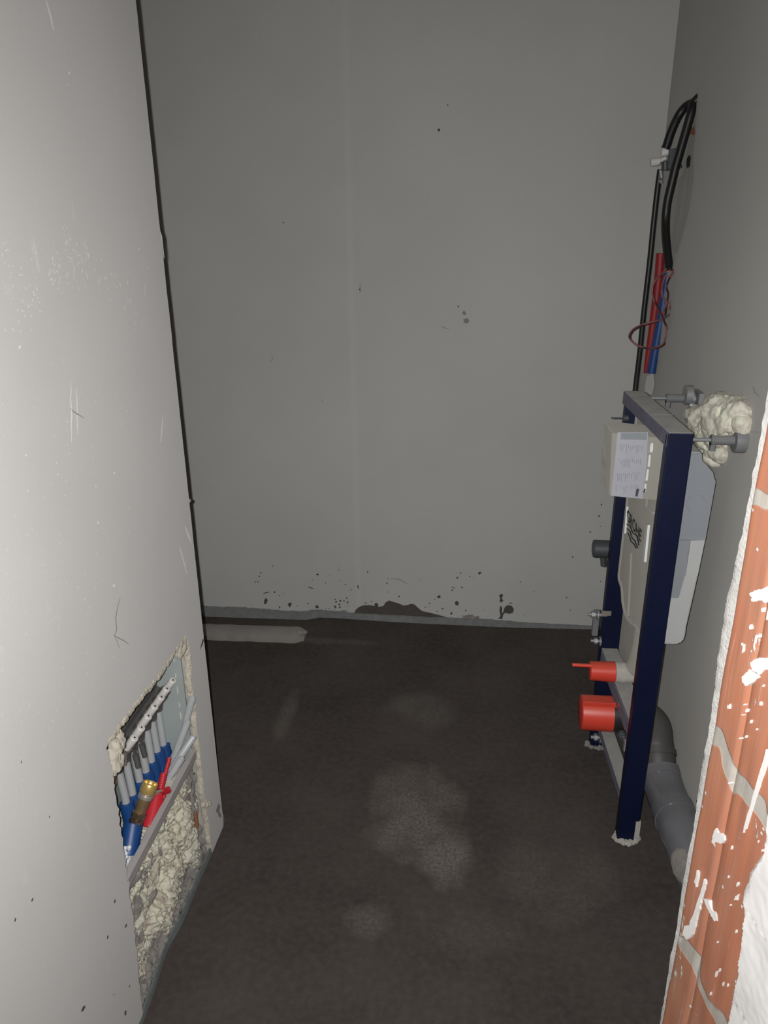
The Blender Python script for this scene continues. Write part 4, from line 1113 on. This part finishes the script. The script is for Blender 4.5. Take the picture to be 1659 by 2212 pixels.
for (px, py, r, h) in ((296,1975,.05,.020),(298,2020,.045,.016),(306,2060,.04,.016),(310,2110,.04,.014),(314,2150,.03,.012),(440,1790,.03,.020),(436,1760,.03,.018),(415,1715,.04,.022),(425,1690,.03,.010),(330,1960,.06,.028),(400,1700,.045,.030),(392,1730,.05,.035),(410,1690,.035,.020),(385,1760,.045,.030),(405,1770,.05,.045),(400,1795,.055,.050),(412,1800,.040,.045),(370,1790,.05,.030),
                       (380,1830,.05,.040),(350,1830,.045,.030),(420,1830,.045,.045),(432,1850,.035,.038),(395,1860,.05,.040),(360,1860,.05,.030),(330,1870,.045,.025),(410,1880,.030,.030),(345,1900,.05,.028),
                       (320,1905,.04,.022),(375,1905,.05,.040),(380,1930,.045,.048),(365,1950,.05,.050),(350,1975,.05,.045),(368,1990,.040,.045),(335,1940,.045,.028),(310,1950,.035,.018),(325,1985,.04,.025),
                       (350,2005,.035,.035),(308,2000,.03,.012),(320,2030,.04,.025),(330,2050,.035,.028),(318,2075,.035,.025),(330,2085,.03,.022),(325,2110,.035,.022),(320,2130,.03,.015),(440,1740,.018,.020),(425,1720,.03,.018),(292,1900,.03,.012),(296,1930,.03,.012)):
    fb(px, py, r, h)
def foam(y, z):
    p = V((0, y*26, z*26)); wy = y+.016*noise.fractal(p, .6, 2, 3); wz = z+.016*noise.fractal(p+V((7, 0, 0)), .6, 2, 3)
    best = -.03
    for (by, bz, r, h) in B:
        d2 = ((wy-by)**2+((wz-bz)*1.0)**2)/(r*r)
        if d2 < 1: best = max(best, h*math.sqrt(1-d2)-.004)
    n = .0070*noise.fractal(V((3, y*38, z*38)), .7, 2, 5)
    q = V((0, y*30+.8*noise.noise(V((y*40, z*40, 1))), z*24+.8*noise.noise(V((y*40, z*40, 9)))))
    cell = noise.voronoi(q)[0]
    cr = .009*min(1, (cell[1]-cell[0])*1.3)**.7
    q2 = noise.voronoi(V((5, y*75, z*60)))[0]
    rough = max(0, noise.noise(V((9, y*11, z*11)))*1.4+.1)
    cr += .005*rough*min(1, (q2[1]-q2[0])*2.5)
    return -.700+best+n+(cr if best > -.02 else 0)
def foamx(y, z): return min(foam(y, z), -.632)
field('foam_fill', 'foam', 1.064, 1.546, 0.004, .328, 240, 170, foamx, 'lumpy cream expanding foam filling the lower wall opening', 'foam')
# piece of clay brick and crumbs seen beside the foam
m = MB(); a = at(430, 1770, 0, -.668); m.box(a-V((.03, .006, .026)), a+V((-.003, .003, .026)))
solo(m, 'brick_piece', 'clay', 'small orange brick face showing between foam and board edge', 'brick', bevel=.002)
# torn plaster along the left and upper edge of the opening
m = MB(); random.seed(31)
for i in range(0, len(right_edge)-1):
    for k in range(3):
        q = L(*right_edge[i]).lerp(L(*right_edge[i+1]), k/3)
        lump(m, (XL-.008, q.y+.002+random.uniform(-.003, .004), max(.012, q.z)), (.0078, random.uniform(.003, .006), random.uniform(.014, .026)), .55, 60, 3, seed=i+k)
for i in range(0, len(top_edge)-1):
    for k in range(3):
        q = L(*top_edge[i]).lerp(L(*top_edge[i+1]), k/3)
        lump(m, (XL-.007, q.y+.004, q.z-.008), (.007, .012, .011), .5, 70, 2, seed=i+k+.5)
for (px, py) in ((246,1608),(250,1625),(242,1640),(252,1645),(246,1660),(258,1600),(250,1590)):
    q = L(px, py, XL-.012); lump(m, q, (.012, .014, .020), .5, 60, 3, seed=px)
for (px, py) in ((397,1392),(392,1402),(384,1408),(402,1402)):
    q = L(px, py, XL-.010); lump(m, q, (.010, .014, .016), .5, 60, 3, seed=px)
for (px, py) in ((440,1737),(446,1738),(451,1736)):
    q = L(px, py, XL+.003); lump(m, q, (.006, .008, .008), .5, 60, 3, seed=px)
solo(m, 'torn_edge', 'cream', 'crumbling cream filler round the torn edge of the opening', 'filler', smooth=True)
# rubble between foam and edge foil
m = MB(); random.seed(8)
for _ in range(60):
    t = random.random(); q = V((0, 1.52-.43*t, 0))
    q.x = -.672+random.uniform(-.005, .003); q.z = random.uniform(.004, .03)
    r = random.uniform(.004, .010); lump(m, q, (r*.8, r*1.3, r), .5, 80, 2, seed=_)
solo(m, 'mortar_rubble', 'mortar', 'grey mortar crumbs lying along the edge foil below the foam', 'rubble', kind='stuff', smooth=True)
# crumb stuck on the far edge of the left wall, small stones on the screed
m = MB(); q = L(413, 1076, XL-.002); lump(m, (q.x, YE+.002, q.z), (.006, .005, .005), .5, 90, 2)
solo(m, 'plaster_crumb', 'mortar', 'tiny dark crumb stuck to the far edge of the left wall', 'crumb')
